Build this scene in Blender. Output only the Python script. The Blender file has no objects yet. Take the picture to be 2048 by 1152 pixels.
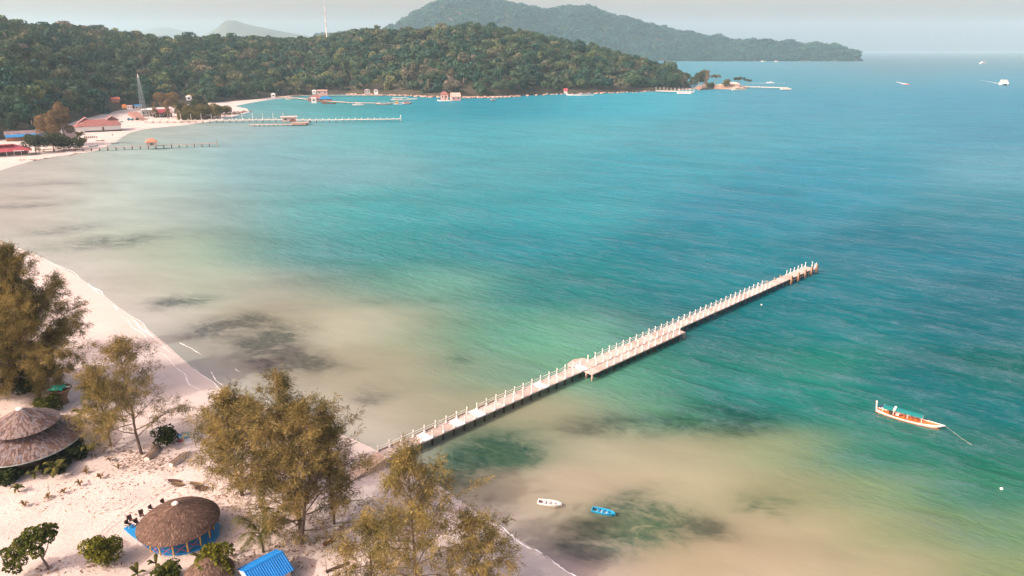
import bpy, math, random
import numpy as np
from mathutils import Vector, Matrix

C = bpy.context.scene.collection
scene = bpy.context.scene
R = math.radians

# ------------------------------------------------------------------ camera
F = 1400.0; HC = 60.0; HZ = 95.0
PITCH = math.atan((576 - HZ) / F)
cam = bpy.data.cameras.new("camera"); cam.sensor_width = 36.0; cam.lens = F * 36.0 / 2048.0
cam.clip_start = 0.5; cam.clip_end = 80000.0
camo = bpy.data.objects.new("camera", cam); C.objects.link(camo)
camo.location = (0, 0, HC); camo.rotation_euler = (math.pi / 2 - PITCH, 0, 0)
scene.camera = camo

# ------------------------------------------------------------------ light
SUN_EL = 36.0
sd = Vector((-0.89, -0.46, 0)).normalized() * math.cos(R(SUN_EL)); sd.z = math.sin(R(SUN_EL))   # towards the sun
w = bpy.data.worlds.new("World"); scene.world = w; w.use_nodes = True
nt = w.node_tree; nt.nodes.clear()
sky = nt.nodes.new("ShaderNodeTexSky"); sky.sky_type = 'NISHITA'; sky.sun_disc = False
sky.sun_elevation = R(SUN_EL); sky.sun_rotation = math.atan2(sd.x, sd.y)
sky.air_density = 1.0; sky.dust_density = 6.0; sky.ozone_density = 1.0; sky.altitude = 60
bg = nt.nodes.new("ShaderNodeBackground"); bg.inputs[1].default_value = 0.15
wo = nt.nodes.new("ShaderNodeOutputWorld")
tint = nt.nodes.new('ShaderNodeMix'); tint.data_type = 'RGBA'; tint.blend_type = 'MULTIPLY'; tint.inputs[0].default_value = 1; tint.inputs[7].default_value = (1.40, 1.06, .945, 1)
nt.links.new(sky.outputs[0], tint.inputs[6]); nt.links.new(tint.outputs[2], bg.inputs[0]); nt.links.new(bg.outputs[0], wo.inputs[0])
sl = bpy.data.lights.new("sun", 'SUN'); sl.energy = 2.1; sl.angle = R(0.6); sl.color = (1.0, 0.92, 0.81)
so = bpy.data.objects.new("sun", sl); C.objects.link(so)
so.rotation_euler = sd.to_track_quat('Z', 'Y').to_euler(); so.location = (0, 0, 500)
scene.view_settings.view_transform = 'Standard'; scene.view_settings.look = 'None'
scene.view_settings.gamma = 1.0; scene.view_settings.use_curve_mapping = False
scene.view_settings.exposure = 1.06
scene.render.engine = 'CYCLES'
cy = scene.cycles
cy.use_denoising = True
try: cy.denoiser = 'OPENIMAGEDENOISE'
except Exception: pass
cy.max_bounces = 6; cy.diffuse_bounces = 3; cy.glossy_bounces = 2; cy.transmission_bounces = 3
cy.volume_bounces = 1; cy.transparent_max_bounces = 6
cy.sample_clamp_indirect = 4.0

# ------------------------------------------------------------------ projection helpers
FW = np.array([0, math.cos(PITCH), -math.sin(PITCH)]); DN = np.array([0, -math.sin(PITCH), -math.cos(PITCH)]); RT = np.array([1.0, 0, 0])
def at(px, py, z=0.0):
    d = FW + RT * (px - 1024) / F + DN * (py - 576) / F
    t = (z - HC) / d[2]
    return Vector((d[0] * t, d[1] * t, HC + d[2] * t))
def pr(P):
    v = np.asarray(P, float) - np.array([0, 0, HC]); q = v @ FW
    return 1024 + F * (v @ RT) / q, 576 + F * (v @ DN) / q
def topz(P, y, hi=55.0):                # height at which a vertical line over P reaches image row y
    lo = -5.0
    for _ in range(50):
        m = (lo + hi) / 2
        if pr((P[0], P[1], m))[1] > y: lo = m
        else: hi = m
    return lo

# ------------------------------------------------------------------ shoreline and beach height
SHORE_PX = [(1330,1270),(1240,1210),(1150,1152),(1080,1105),(1010,1060),(960,1028),(900,985),(830,938),(740,893),(640,848),(520,808),(440,775),(385,735),(335,690),(290,652),(240,615),(200,583),(150,548),(80,512),(0,480),
            (-90,440),(-130,400),(-80,365),(0,341),(60,323),(110,313),(150,308),(190,303),(215,292),(235,282),(247,273),(262,265),(290,258),(330,254),(370,250),(410,245),(440,240),(470,232),(500,224),(495,217),(470,212),(500,206),(540,199),(570,196)]
SHORE = np.array([at(x, y)[:2] for x, y in SHORE_PX])
LAND = np.vstack([SHORE, [[-300, 1400], [-1500, 1400], [-1500, -400], [60, -400]]])
def shore_dist(P):                       # signed distance, + inland
    P = np.atleast_2d(np.asarray(P, float))
    best = np.full(len(P), 1e9)
    for a, b in zip(SHORE[:-1], SHORE[1:]):
        ab = b - a
        t = np.clip(((P - a) @ ab) / (ab @ ab), 0, 1)
        best = np.minimum(best, np.hypot(*(P - a - t[:, None] * ab).T))
    ins = np.zeros(len(P), bool)
    n = len(LAND)
    for i in range(n):
        a, b = LAND[i], LAND[(i + 1) % n]
        if a[1] == b[1]: continue
        c = ((a[1] > P[:, 1]) != (b[1] > P[:, 1])) & (P[:, 0] < (b[0] - a[0]) * (P[:, 1] - a[1]) / (b[1] - a[1]) + a[0])
        ins ^= c
    return np.where(ins, best, -best)
def beach_z(P):
    P = np.atleast_2d(np.asarray(P, float)); d = shore_dist(P)
    x, y = P[:, 0], P[:, 1]
    dune = 0.10 * np.sin(x * .33 + 1.7 * np.sin(y * .11)) * np.cos(y * .27 + .8 * np.sin(x * .15)) + 0.04 * np.sin(x * 1.1 + y * .7) * np.sin(y * 1.3 - x * .4)
    z = np.where(d > 0, 0.6 * (1 - np.exp(-d * .045)) + dune * np.clip(d / 15, 0, 1), np.maximum(d * .04, -2.0))
    return z
def gz(x, y): return float(beach_z([[x, y]])[0])
def atg(px, py):
    z = 0.3
    for _ in range(4):
        p = at(px, py, z); z = gz(p.x, p.y)
    return at(px, py, z)

# ------------------------------------------------------------------ materials
def lin(r, g, b):
    f = lambda c: ((c / 255 + 0.055) / 1.055) ** 2.4 if c > 10.3 else c / 255 / 12.92
    return (f(r), f(g), f(b))
MATS = {}
def M(name, col, rough=.8, var=.25, scale=2.0, bump=0.0, spec=.25, col2=None, detail=4, stretch=None):
    if name in MATS: return MATS[name]
    m = bpy.data.materials.new(name); m.use_nodes = True; t = m.node_tree; N = t.nodes; L = t.links
    b = N["Principled BSDF"]; b.inputs["Roughness"].default_value = rough
    b.inputs["Specular IOR Level"].default_value = spec
    tc = N.new("ShaderNodeTexCoord"); no = N.new("ShaderNodeTexNoise")
    no.inputs["Scale"].default_value = scale; no.inputs["Detail"].default_value = detail
    if stretch:
        mp = N.new("ShaderNodeMapping"); mp.inputs["Scale"].default_value = stretch
        L.new(tc.outputs["Object"], mp.inputs[0]); L.new(mp.outputs[0], no.inputs["Vector"])
    else: L.new(tc.outputs["Object"], no.inputs["Vector"])
    mx = N.new("ShaderNodeMix"); mx.data_type = 'RGBA'
    c2 = col2 or tuple(min(1, c * (1 + var)) for c in col)
    mx.inputs[6].default_value = (*[c * (1 - var) for c in col], 1); mx.inputs[7].default_value = (*c2, 1)
    mr = N.new("ShaderNodeMapRange"); mr.inputs[1].default_value = .3; mr.inputs[2].default_value = .7
    L.new(no.outputs[0], mr.inputs[0]); L.new(mr.outputs[0], mx.inputs[0]); L.new(mx.outputs[2], b.inputs["Base Color"])
    if bump:
        bp = N.new("ShaderNodeBump"); bp.inputs["Strength"].default_value = 1; bp.inputs["Distance"].default_value = bump
        L.new(no.outputs[0], bp.inputs["Height"]); L.new(bp.outputs[0], b.inputs["Normal"])
    MATS[name] = m; return m
def leaf(name, c1, c2, scale=.6, trans=.3, c3=None, per_object=False):
    if name in MATS: return MATS[name]
    m = bpy.data.materials.new(name); m.use_nodes = True; t = m.node_tree; N = t.nodes; L = t.links
    N.remove(N["Principled BSDF"]); out = N["Material Output"]
    g = N.new("ShaderNodeNewGeometry"); no = N.new("ShaderNodeTexNoise"); no.inputs["Scale"].default_value = scale; no.inputs["Detail"].default_value = 3
    L.new(g.outputs["Position"], no.inputs["Vector"])
    rp = N.new("ShaderNodeValToRGB"); e = rp.color_ramp.elements
    e[0].position = .36; e[0].color = (*c1, 1); e[1].position = .64; e[1].color = (*c2, 1)
    if c3: k = e.new(.72); k.color = (*c3, 1)
    L.new(no.outputs[0], rp.inputs[0]); col = rp.outputs[0]
    rnd = N.new("ShaderNodeMix"); rnd.data_type = 'RGBA'; rnd.blend_type = 'MULTIPLY'; rnd.inputs[0].default_value = 1
    vr = N.new("ShaderNodeMapRange"); vr.inputs[3].default_value = .7; vr.inputs[4].default_value = 1.3
    L.new(g.outputs["Random Per Island"], vr.inputs[0]); L.new(col, rnd.inputs[6]); L.new(vr.outputs[0], rnd.inputs[7])
    d = N.new("ShaderNodeBsdfDiffuse"); tr = N.new("ShaderNodeBsdfTranslucent"); ms = N.new("ShaderNodeMixShader"); ms.inputs[0].default_value = trans
    L.new(rnd.outputs[2], d.inputs[0]); L.new(rnd.outputs[2], tr.inputs[0]); L.new(d.outputs[0], ms.inputs[1]); L.new(tr.outputs[0], ms.inputs[2])
    L.new(ms.outputs[0], out.inputs[0])
    MATS[name] = m; return m
def canopy_mat(name, stops, scale=.25):   # each tree takes its own hue from the ramp, clumps vary a little
    m = bpy.data.materials.new(name); m.use_nodes = True; t = m.node_tree; N = t.nodes; L = t.links
    N.remove(N["Principled BSDF"]); out = N["Material Output"]
    oi = N.new("ShaderNodeObjectInfo"); rp = N.new("ShaderNodeValToRGB"); rp.color_ramp.interpolation = 'LINEAR'
    els = rp.color_ramp.elements
    els[0].position, els[0].color = stops[0][0], (*stops[0][1], 1); els[1].position, els[1].color = stops[-1][0], (*stops[-1][1], 1)
    for p, c in stops[1:-1]: k = els.new(p); k.color = (*c, 1)
    L.new(oi.outputs["Random"], rp.inputs[0])
    g = N.new("ShaderNodeNewGeometry"); no = N.new("ShaderNodeTexNoise"); no.inputs["Scale"].default_value = scale; no.inputs["Detail"].default_value = 4
    L.new(g.outputs["Position"], no.inputs["Vector"])
    mr = N.new("ShaderNodeMapRange"); mr.inputs[1].default_value = .3; mr.inputs[2].default_value = .7; mr.inputs[3].default_value = .62; mr.inputs[4].default_value = 1.4
    L.new(no.outputs[0], mr.inputs[0])
    mx = N.new("ShaderNodeMix"); mx.data_type = 'RGBA'; mx.blend_type = 'MULTIPLY'; mx.inputs[0].default_value = 1
    L.new(rp.outputs[0], mx.inputs[6]); L.new(mr.outputs[0], mx.inputs[7])
    d = N.new("ShaderNodeBsdfDiffuse"); tr = N.new("ShaderNodeBsdfTranslucent"); ms = N.new("ShaderNodeMixShader"); ms.inputs[0].default_value = .12
    L.new(mx.outputs[2], d.inputs[0]); L.new(mx.outputs[2], tr.inputs[0]); L.new(d.outputs[0], ms.inputs[1]); L.new(tr.outputs[0], ms.inputs[2]); L.new(ms.outputs[0], out.inputs[0])
    return m

# ------------------------------------------------------------------ mesh helpers
class MB:
    def __init__(s): s.v = []; s.f = []; s.m = []
    def add(s, vs, fs, mi=0):
        o = len(s.v); s.v.extend([tuple(v) for v in vs]); s.f.extend([tuple(i + o for i in f) for f in fs]); s.m.extend([mi] * len(fs)); return s
    def box(s, c, d, rz=0, mi=0, M4=None):
        x, y, z = d[0] / 2, d[1] / 2, d[2] / 2; ca, sa = math.cos(rz), math.sin(rz)
        vs = [(a, b, e) for e in (-z, z) for a, b in ((-x, -y), (x, -y), (x, y), (-x, y))]
        vs = [(c[0] + a * ca - b * sa, c[1] + a * sa + b * ca, c[2] + e) for a, b, e in vs]
        if M4: vs = [M4 @ Vector(v) for v in vs]
        return s.add(vs, [(3, 2, 1, 0), (4, 5, 6, 7), (0, 1, 5, 4), (1, 2, 6, 5), (2, 3, 7, 6), (3, 0, 4, 7)], mi)
    def beam(s, p, q, wd, ht=None, mi=0, up=(0, 0, 1)):
        p, q = Vector(p), Vector(q); ht = ht or wd; d = (q - p).normalized(); u = Vector(up)
        if abs(d.dot(u)) > .98: u = Vector((0, 1, 0))
        r = d.cross(u).normalized() * wd / 2; n = r.cross(d).normalized() * ht / 2
        vs = [p - r - n, p + r - n, p + r + n, p - r + n, q - r - n, q + r - n, q + r + n, q - r + n]
        return s.add(vs, [(0, 1, 2, 3), (7, 6, 5, 4), (4, 5, 1, 0), (5, 6, 2, 1), (6, 7, 3, 2), (7, 4, 0, 3)], mi)
    def tube(s, pts, rad, n=6, mi=0, cap=True):
        pts = [Vector(p) for p in pts]; k = len(pts)
        if not hasattr(rad, '__len__'): rad = [rad] * k
        vs = []; fs = []
        d0 = (pts[1] - pts[0]).normalized(); u = Vector((1, 0, 0)) if abs(d0.x) < .9 else Vector((0, 1, 0))
        for i, p in enumerate(pts):
            d = (pts[min(i + 1, k - 1)] - pts[max(i - 1, 0)]).normalized()
            a = (u - d * u.dot(d)).normalized(); b = d.cross(a); u = a
            for j in range(n):
                t = 2 * math.pi * j / n; vs.append(p + (a * math.cos(t) + b * math.sin(t)) * rad[i])
        for i in range(k - 1):
            for j in range(n): fs.append((i * n + j, i * n + (j + 1) % n, (i + 1) * n + (j + 1) % n, (i + 1) * n + j))
        if cap: fs.append(tuple(range(n))[::-1]); fs.append(tuple((k - 1) * n + j for j in range(n)))
        return s.add(vs, fs, mi)
    def lathe(s, prof, n=12, c=(0, 0, 0), mi=0, mod=None):
        vs = []; fs = []; k = len(prof)
        for i, (r, z) in enumerate(prof):
            for j in range(n):
                t = 2 * math.pi * j / n; rr, zz = mod(r, z, t) if mod else (r, z)
                vs.append((c[0] + rr * math.cos(t), c[1] + rr * math.sin(t), c[2] + zz))
        for i in range(k - 1):
            for j in range(n): fs.append((i * n + j, i * n + (j + 1) % n, (i + 1) * n + (j + 1) % n, (i + 1) * n + j))
        fs.append(tuple(range(n))[::-1]); fs.append(tuple((k - 1) * n + j for j in range(n)))
        return s.add(vs, fs, mi)
    def poly(s, pts, z0, z1, mi=0):
        n = len(pts); vs = [(p[0], p[1], z0) for p in pts] + [(p[0], p[1], z1) for p in pts]
        return s.add(vs, [tuple(range(n))[::-1], tuple(range(n, 2 * n))] + [(i, (i + 1) % n, n + (i + 1) % n, n + i) for i in range(n)], mi)
    def mesh(s, name, mats, smooth=False):
        me = bpy.data.meshes.new(name); me.from_pydata(s.v, [], s.f)
        for m in (mats if isinstance(mats, (list, tuple)) else [mats]): me.materials.append(m)
        if len(set(s.m)) > 1: me.polygons.foreach_set("material_index", s.m)
        if smooth: me.polygons.foreach_set("use_smooth", [True] * len(s.f))
        me.update(); return me
    def build(s, name, mats, parent=None, smooth=False, loc=None):
        return obj(name, s.mesh(name, mats, smooth), parent, loc)
def obj(name, me, parent=None, loc=None, rz=0):
    o = bpy.data.objects.new(name, me); C.objects.link(o)
    if parent: o.parent = parent
    if loc is not None: o.location = loc
    if rz: o.rotation_euler.z = rz
    return o
def np_mesh(name, V, Fc, mat, smooth=False):
    me = bpy.data.meshes.new(name); n, k = Fc.shape
    me.vertices.add(len(V)); me.vertices.foreach_set("co", np.ascontiguousarray(V, np.float32).ravel())
    me.loops.add(n * k); me.loops.foreach_set("vertex_index", np.ascontiguousarray(Fc, np.int32).ravel())
    me.polygons.add(n); me.polygons.foreach_set("loop_start", np.arange(0, n * k, k, dtype=np.int32))
    me.update(calc_edges=True); me.validate()
    me.materials.append(mat)
    if smooth: me.polygons.foreach_set("use_smooth", np.ones(n, bool))
    return me
def grid_mesh(name, X, mat, smooth=True):     # X: (r,c,3)
    r, c = X.shape[:2]; i = np.arange((r - 1) * (c - 1)); a = (i // (c - 1)) * c + i % (c - 1)
    return np_mesh(name, X.reshape(-1, 3), np.stack([a, a + 1, a + c + 1, a + c], 1), mat, smooth)
def tag(o, label=None, cat=None, group=None, kind=None):
    if label: o["label"] = label
    if cat: o["category"] = cat
    if group: o["group"] = group
    if kind: o["kind"] = kind
    return o
def thing(name, label, cat, loc=(0, 0, 0), rz=0, group=None):
    o = bpy.data.objects.new(name, None); C.objects.link(o); o.location = loc; o.rotation_euler.z = rz; o.empty_display_size = .3
    return tag(o, label, cat, group)
def dup(root, loc, rz=0, label=None, group=None, sc=1):
    r = root.copy(); C.objects.link(r); r.location = loc; r.rotation_euler.z = rz; r.scale = (sc, sc, sc)
    if label: r["label"] = label
    if group: r["group"] = group
    for ch in list(root.children):
        c = ch.copy(); C.objects.link(c); c.parent = r
        for g in list(ch.children):
            d = g.copy(); C.objects.link(d); d.parent = c
    return r

# shared materials
m_white = M("white_paint", (.74, .70, .66), .55, .1, 3)
m_wood_grey = M("grey_wood", (.30, .24, .21), .85, .35, 2, .01)
m_wood_brown = M("brown_wood", (.14, .085, .06), .85, .35, 2, .01)
m_wood_dark = M("dark_wood", (.045, .035, .03), .9, .3, 2)
m_deck = M("deck_concrete", (.40, .31, .27), .85, .22, .7, .006)
m_slab = M("pale_slab", (.62, .58, .57), .8, .12, 1)
m_thatch = M("thatch", (.105, .068, .052), .95, .4, 3, .03)
m_thatch_lt = M("thatch_light", (.20, .135, .10), .95, .3, 3)
m_red = M("red_paint", (.42, .05, .04), .6, .2, 2)
m_orange = M("orange_paint", (.62, .16, .04), .55, .15, 2)
m_teal = M("teal_canvas", (.008, .17, .17), .7, .15, 2)
m_blue = M("blue_paint", (.012, .20, .47), .45, .12, 1)
m_bark = M("bark", (.11, .085, .07), .95, .35, 4, .02)
m_rock = M("rock", (.17, .12, .10), .95, .4, .4, .1)
m_glass = M("dark_glass", (.03, .04, .05), .15, .2, 2, spec=.5)
m_yellow = M("yellow_paint", (.55, .36, .08), .6, .15, 3)
m_redtile = M("red_tile_roof", (.24, .10, .09), .85, .3, 1)
m_cream = M("cream_wall", (.52, .45, .39), .8, .12, .8)
# ================================================================== SETTING
# ---- sea: colour follows depth and sea bed, stored on the sheet
WATER = [
(1600, 140, 0.0446, 0.1787, 0.2352), (2000, 140, 0.0485, 0.1791, 0.2477), (2000, 112, 0.0825, 0.132, 0.1348), (1750, 112, 0.0753, 0.1345, 0.1728), (500, 210, 0.0792, 0.2043, 0.2318),
(680, 215, 0.0255, 0.2004, 0.2124), (850, 212, 0.0106, 0.1631, 0.2258), (1000, 205, 0.0052, 0.1394, 0.1989), (1200, 205, 0.0286, 0.2206, 0.2911), (1600, 210, 0.0356, 0.1726, 0.2446),
(2000, 210, 0.0343, 0.1628, 0.2385), (420, 260, 0.2388, 0.256, 0.2028), (500, 265, 0.0703, 0.1942, 0.2664), (700, 275, 0.0718, 0.2417, 0.2569), (900, 270, 0.0283, 0.1859, 0.2352),
(1100, 270, 0.0467, 0.2179, 0.2614), (1400, 270, 0.0402, 0.1813, 0.2354), (1700, 270, 0.0362, 0.1815, 0.2458), (2000, 270, 0.033, 0.1529, 0.2237), (100, 345, 0.2271, 0.239, 0.2257),
(300, 340, 0.1835, 0.2761, 0.2634), (500, 340, 0.1022, 0.2168, 0.245), (700, 340, 0.081, 0.2073, 0.2394), (1000, 340, 0.0379, 0.1859, 0.2206), (1300, 340, 0.0255, 0.1753, 0.2274),
(1700, 340, 0.0204, 0.1554, 0.2236), (2000, 340, 0.0522, 0.1814, 0.2402), (50, 420, 0.2257, 0.2324, 0.2138), (250, 420, 0.2149, 0.2918, 0.2704), (450, 420, 0.13, 0.1925, 0.1946),
(600, 420, 0.041, 0.1982, 0.2096), (800, 420, 0.0255, 0.1764, 0.1965), (1100, 420, 0.0204, 0.1704, 0.2062), (1500, 420, 0.0141, 0.1322, 0.1901), (2000, 420, 0.0152, 0.1283, 0.1726),
(120, 500, 0.2168, 0.2486, 0.2171), (300, 500, 0.2082, 0.2659, 0.2199), (450, 500, 0.0995, 0.1752, 0.1421), (600, 500, 0.0343, 0.1491, 0.162), (800, 500, 0.0204, 0.1505, 0.1546),
(1000, 500, 0.009, 0.1315, 0.1649), (1400, 500, 0.0074, 0.1164, 0.1522), (1800, 500, 0.0074, 0.1, 0.1427), (2000, 500, 0.0076, 0.1047, 0.152), (250, 580, 0.1767, 0.1886, 0.1446),
(400, 570, 0.221, 0.2889, 0.2344), (550, 580, 0.1535, 0.1713, 0.1577), (700, 580, 0.041, 0.136, 0.1104), (900, 570, 0.0711, 0.1852, 0.1469), (1100, 580, 0.0106, 0.1084, 0.122),
(1300, 580, 0.0064, 0.1152, 0.1408), (1700, 580, 0.005, 0.1015, 0.1314), (2000, 580, 0.005, 0.0817, 0.1127), (450, 690, 0.1716, 0.1808, 0.1479), (600, 620, 0.1786, 0.1746, 0.1233),
(700, 640, 0.2582, 0.2821, 0.2279), (850, 660, 0.1175, 0.1608, 0.1106), (1000, 660, 0.0343, 0.1788, 0.1369), (1150, 660, 0.0923, 0.2553, 0.1615), (1250, 650, 0.016, 0.087, 0.0968),
(1600, 660, 0.0037, 0.0966, 0.1094), (2000, 660, 0.0034, 0.0796, 0.1018), (500, 760, 0.1778, 0.1749, 0.1322), (700, 740, 0.1967, 0.2001, 0.1505), (850, 740, 0.1445, 0.1615, 0.117),
(1000, 740, 0.0634, 0.1595, 0.1069), (1250, 760, 0.069, 0.2042, 0.137), (1350, 740, 0.0071, 0.0989, 0.0756), (1600, 740, 0.0064, 0.1143, 0.0822), (2000, 740, 0.0023, 0.0736, 0.0651),
(750, 830, 0.2553, 0.254, 0.2031), (900, 820, 0.1349, 0.1526, 0.1068), (1050, 830, 0.1861, 0.2012, 0.1359), (1150, 830, 0.1417, 0.1471, 0.1003), (1300, 820, 0.0376, 0.16, 0.0956),
(1550, 800, 0.0099, 0.1339, 0.1227), (1700, 820, 0.0057, 0.0996, 0.0776), (2000, 820, 0.0035, 0.0879, 0.0977), (1000, 890, 0.0713, 0.1267, 0.0787), (1150, 900, 0.2203, 0.229, 0.1688),
(1350, 910, 0.1972, 0.2063, 0.1417), (1550, 900, 0.1351, 0.1844, 0.1073), (1750, 910, 0.0093, 0.1143, 0.087), (1950, 900, 0.0042, 0.0759, 0.056), (1050, 980, 0.2253, 0.2231, 0.1627),
(1150, 975, 0.2427, 0.2122, 0.1627), (1350, 960, 0.2216, 0.2233, 0.1493), (1600, 980, 0.1388, 0.1511, 0.0877), (1750, 980, 0.0956, 0.1606, 0.0878), (1950, 980, 0.0133, 0.1093, 0.0702),
(1030, 1055, 0.2997, 0.2613, 0.2752), (1110, 1050, 0.2318, 0.2358, 0.1254), (1480, 1110, 0.1872, 0.1656, 0.1116), (1600, 1060, 0.2103, 0.2058, 0.1371), (1800, 1060, 0.1223, 0.1611, 0.0863),
(2000, 1060, 0.0666, 0.1462, 0.0822), (1180, 1140, 0.2677, 0.2323, 0.2396), (1300, 1140, 0.2398, 0.2199, 0.1248), (1500, 1140, 0.2592, 0.2439, 0.1724), (1800, 1140, 0.2119, 0.2123, 0.1396),
(2000, 1140, 0.104, 0.1573, 0.0771), (1450, 700, 0.0035, 0.0788, 0.0761), (1150, 580, 0.0096, 0.1149, 0.1125), (1420, 640, 0.0042, 0.0939, 0.1105), (1450, 770, 0.0074, 0.1006, 0.1057),
(1850, 760, 0.0029, 0.0812, 0.0999), (220, 612, 0.2865, 0.2989, 0.2963), (300, 682, 0.2698, 0.2958, 0.2733), (400, 768, 0.3048, 0.3316, 0.3421), (480, 812, 0.2551, 0.2913, 0.254),
(620, 855, 0.2654, 0.2643, 0.2411), (160, 568, 0.2871, 0.3056, 0.3065), (60, 522, 0.2831, 0.3026, 0.2908), (720, 890, 0.2515, 0.2601, 0.2288)]
# dark sea-grass and other darker patches in the bed colour: px, py, half-length, half-height, tilt (image), strength, hue (0 purple-grey .. 1 green)
BED_PATCHES = [(345,606,54,15,-.12,.85,.15),(400,600,50,10,-.1,.4,.6),(465,652,92,22,-.16,1.1,.15),(545,678,76,19,-.2,1.1,.25),(560,712,74,26,.15,.9,0),(615,724,48,20,.1,.8,.2),(530,740,40,22,.4,.5,0),(215,484,125,13,-.08,.75,.2),(125,460,100,9,-.08,.6,.1),(50,412,90,6,-.05,.6,.05),(80,368,110,5,-.03,.45,.1),(60,395,60,4,0,.3,0),
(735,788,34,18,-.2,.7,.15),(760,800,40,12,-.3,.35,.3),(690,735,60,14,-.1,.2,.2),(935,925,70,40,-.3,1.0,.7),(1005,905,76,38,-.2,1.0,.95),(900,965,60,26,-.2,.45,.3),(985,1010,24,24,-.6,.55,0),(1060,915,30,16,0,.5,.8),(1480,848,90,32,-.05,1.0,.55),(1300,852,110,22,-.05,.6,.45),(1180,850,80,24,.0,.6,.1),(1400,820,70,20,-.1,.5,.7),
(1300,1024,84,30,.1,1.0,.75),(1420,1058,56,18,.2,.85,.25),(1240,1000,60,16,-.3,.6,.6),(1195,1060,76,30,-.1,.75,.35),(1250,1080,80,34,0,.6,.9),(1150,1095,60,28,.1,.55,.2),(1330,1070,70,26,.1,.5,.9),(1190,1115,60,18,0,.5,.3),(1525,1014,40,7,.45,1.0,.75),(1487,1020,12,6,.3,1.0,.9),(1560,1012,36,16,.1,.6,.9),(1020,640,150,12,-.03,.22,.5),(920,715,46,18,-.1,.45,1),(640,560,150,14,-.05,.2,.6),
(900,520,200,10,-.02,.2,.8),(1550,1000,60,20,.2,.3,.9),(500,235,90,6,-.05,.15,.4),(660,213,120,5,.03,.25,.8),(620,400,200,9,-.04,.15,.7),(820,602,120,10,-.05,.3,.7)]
def sinhspace(lo, hi, a, n, c=0.0):
    t0, t1 = math.asinh((lo - c) / a), math.asinh((hi - c) / a); return c + a * np.sinh(np.linspace(t0, t1, n))
xs = sinhspace(-12000, 12000, 70, 560, 20); ys = sinhspace(-600, 12000, 55, 460, 95)
GX, GY = np.meshgrid(xs, ys)
P = np.stack([GX, GY, np.zeros_like(GX)], -1).reshape(-1, 3)
v = P - np.array([0, 0, HC]); q = np.maximum(v @ FW, 20.0)
px = np.clip(1024 + F * (v @ RT) / q, -300, 2350); py = np.clip(576 + F * (v @ DN) / q, 102, 1330)
num = np.zeros((len(P), 3)); den = np.zeros(len(P)) + 1e-12
for x, y, r, g, b in WATER:       # albedo of bed and water body at places over the bay
    sx, sy = (92, 29) if y > 300 else (120, 20)
    k = np.exp(-((px - x) / sx) ** 2 / 2 - ((py - y) / sy) ** 2 / 2) + 1e-7 / (1 + ((px - x) / 200) ** 2 + ((py - y) / 60) ** 2) ** 2
    num += k[:, None] * np.array([r, g, b]); den += k
colw = np.clip(num / den[:, None], 0.001, 1)
bed_patch = np.zeros(len(P)); hue = np.zeros(len(P))
for x, y, a, b, t, s, h in BED_PATCHES:
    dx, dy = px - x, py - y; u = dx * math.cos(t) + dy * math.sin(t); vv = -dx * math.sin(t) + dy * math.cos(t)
    k = s * np.exp(-((u / a) ** 2 + (vv / b) ** 2)); hue += k * h; bed_patch += k
hue = hue / (bed_patch + 1e-4); bed_patch = np.clip(bed_patch * 1.1, 0, 1.25)
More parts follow.
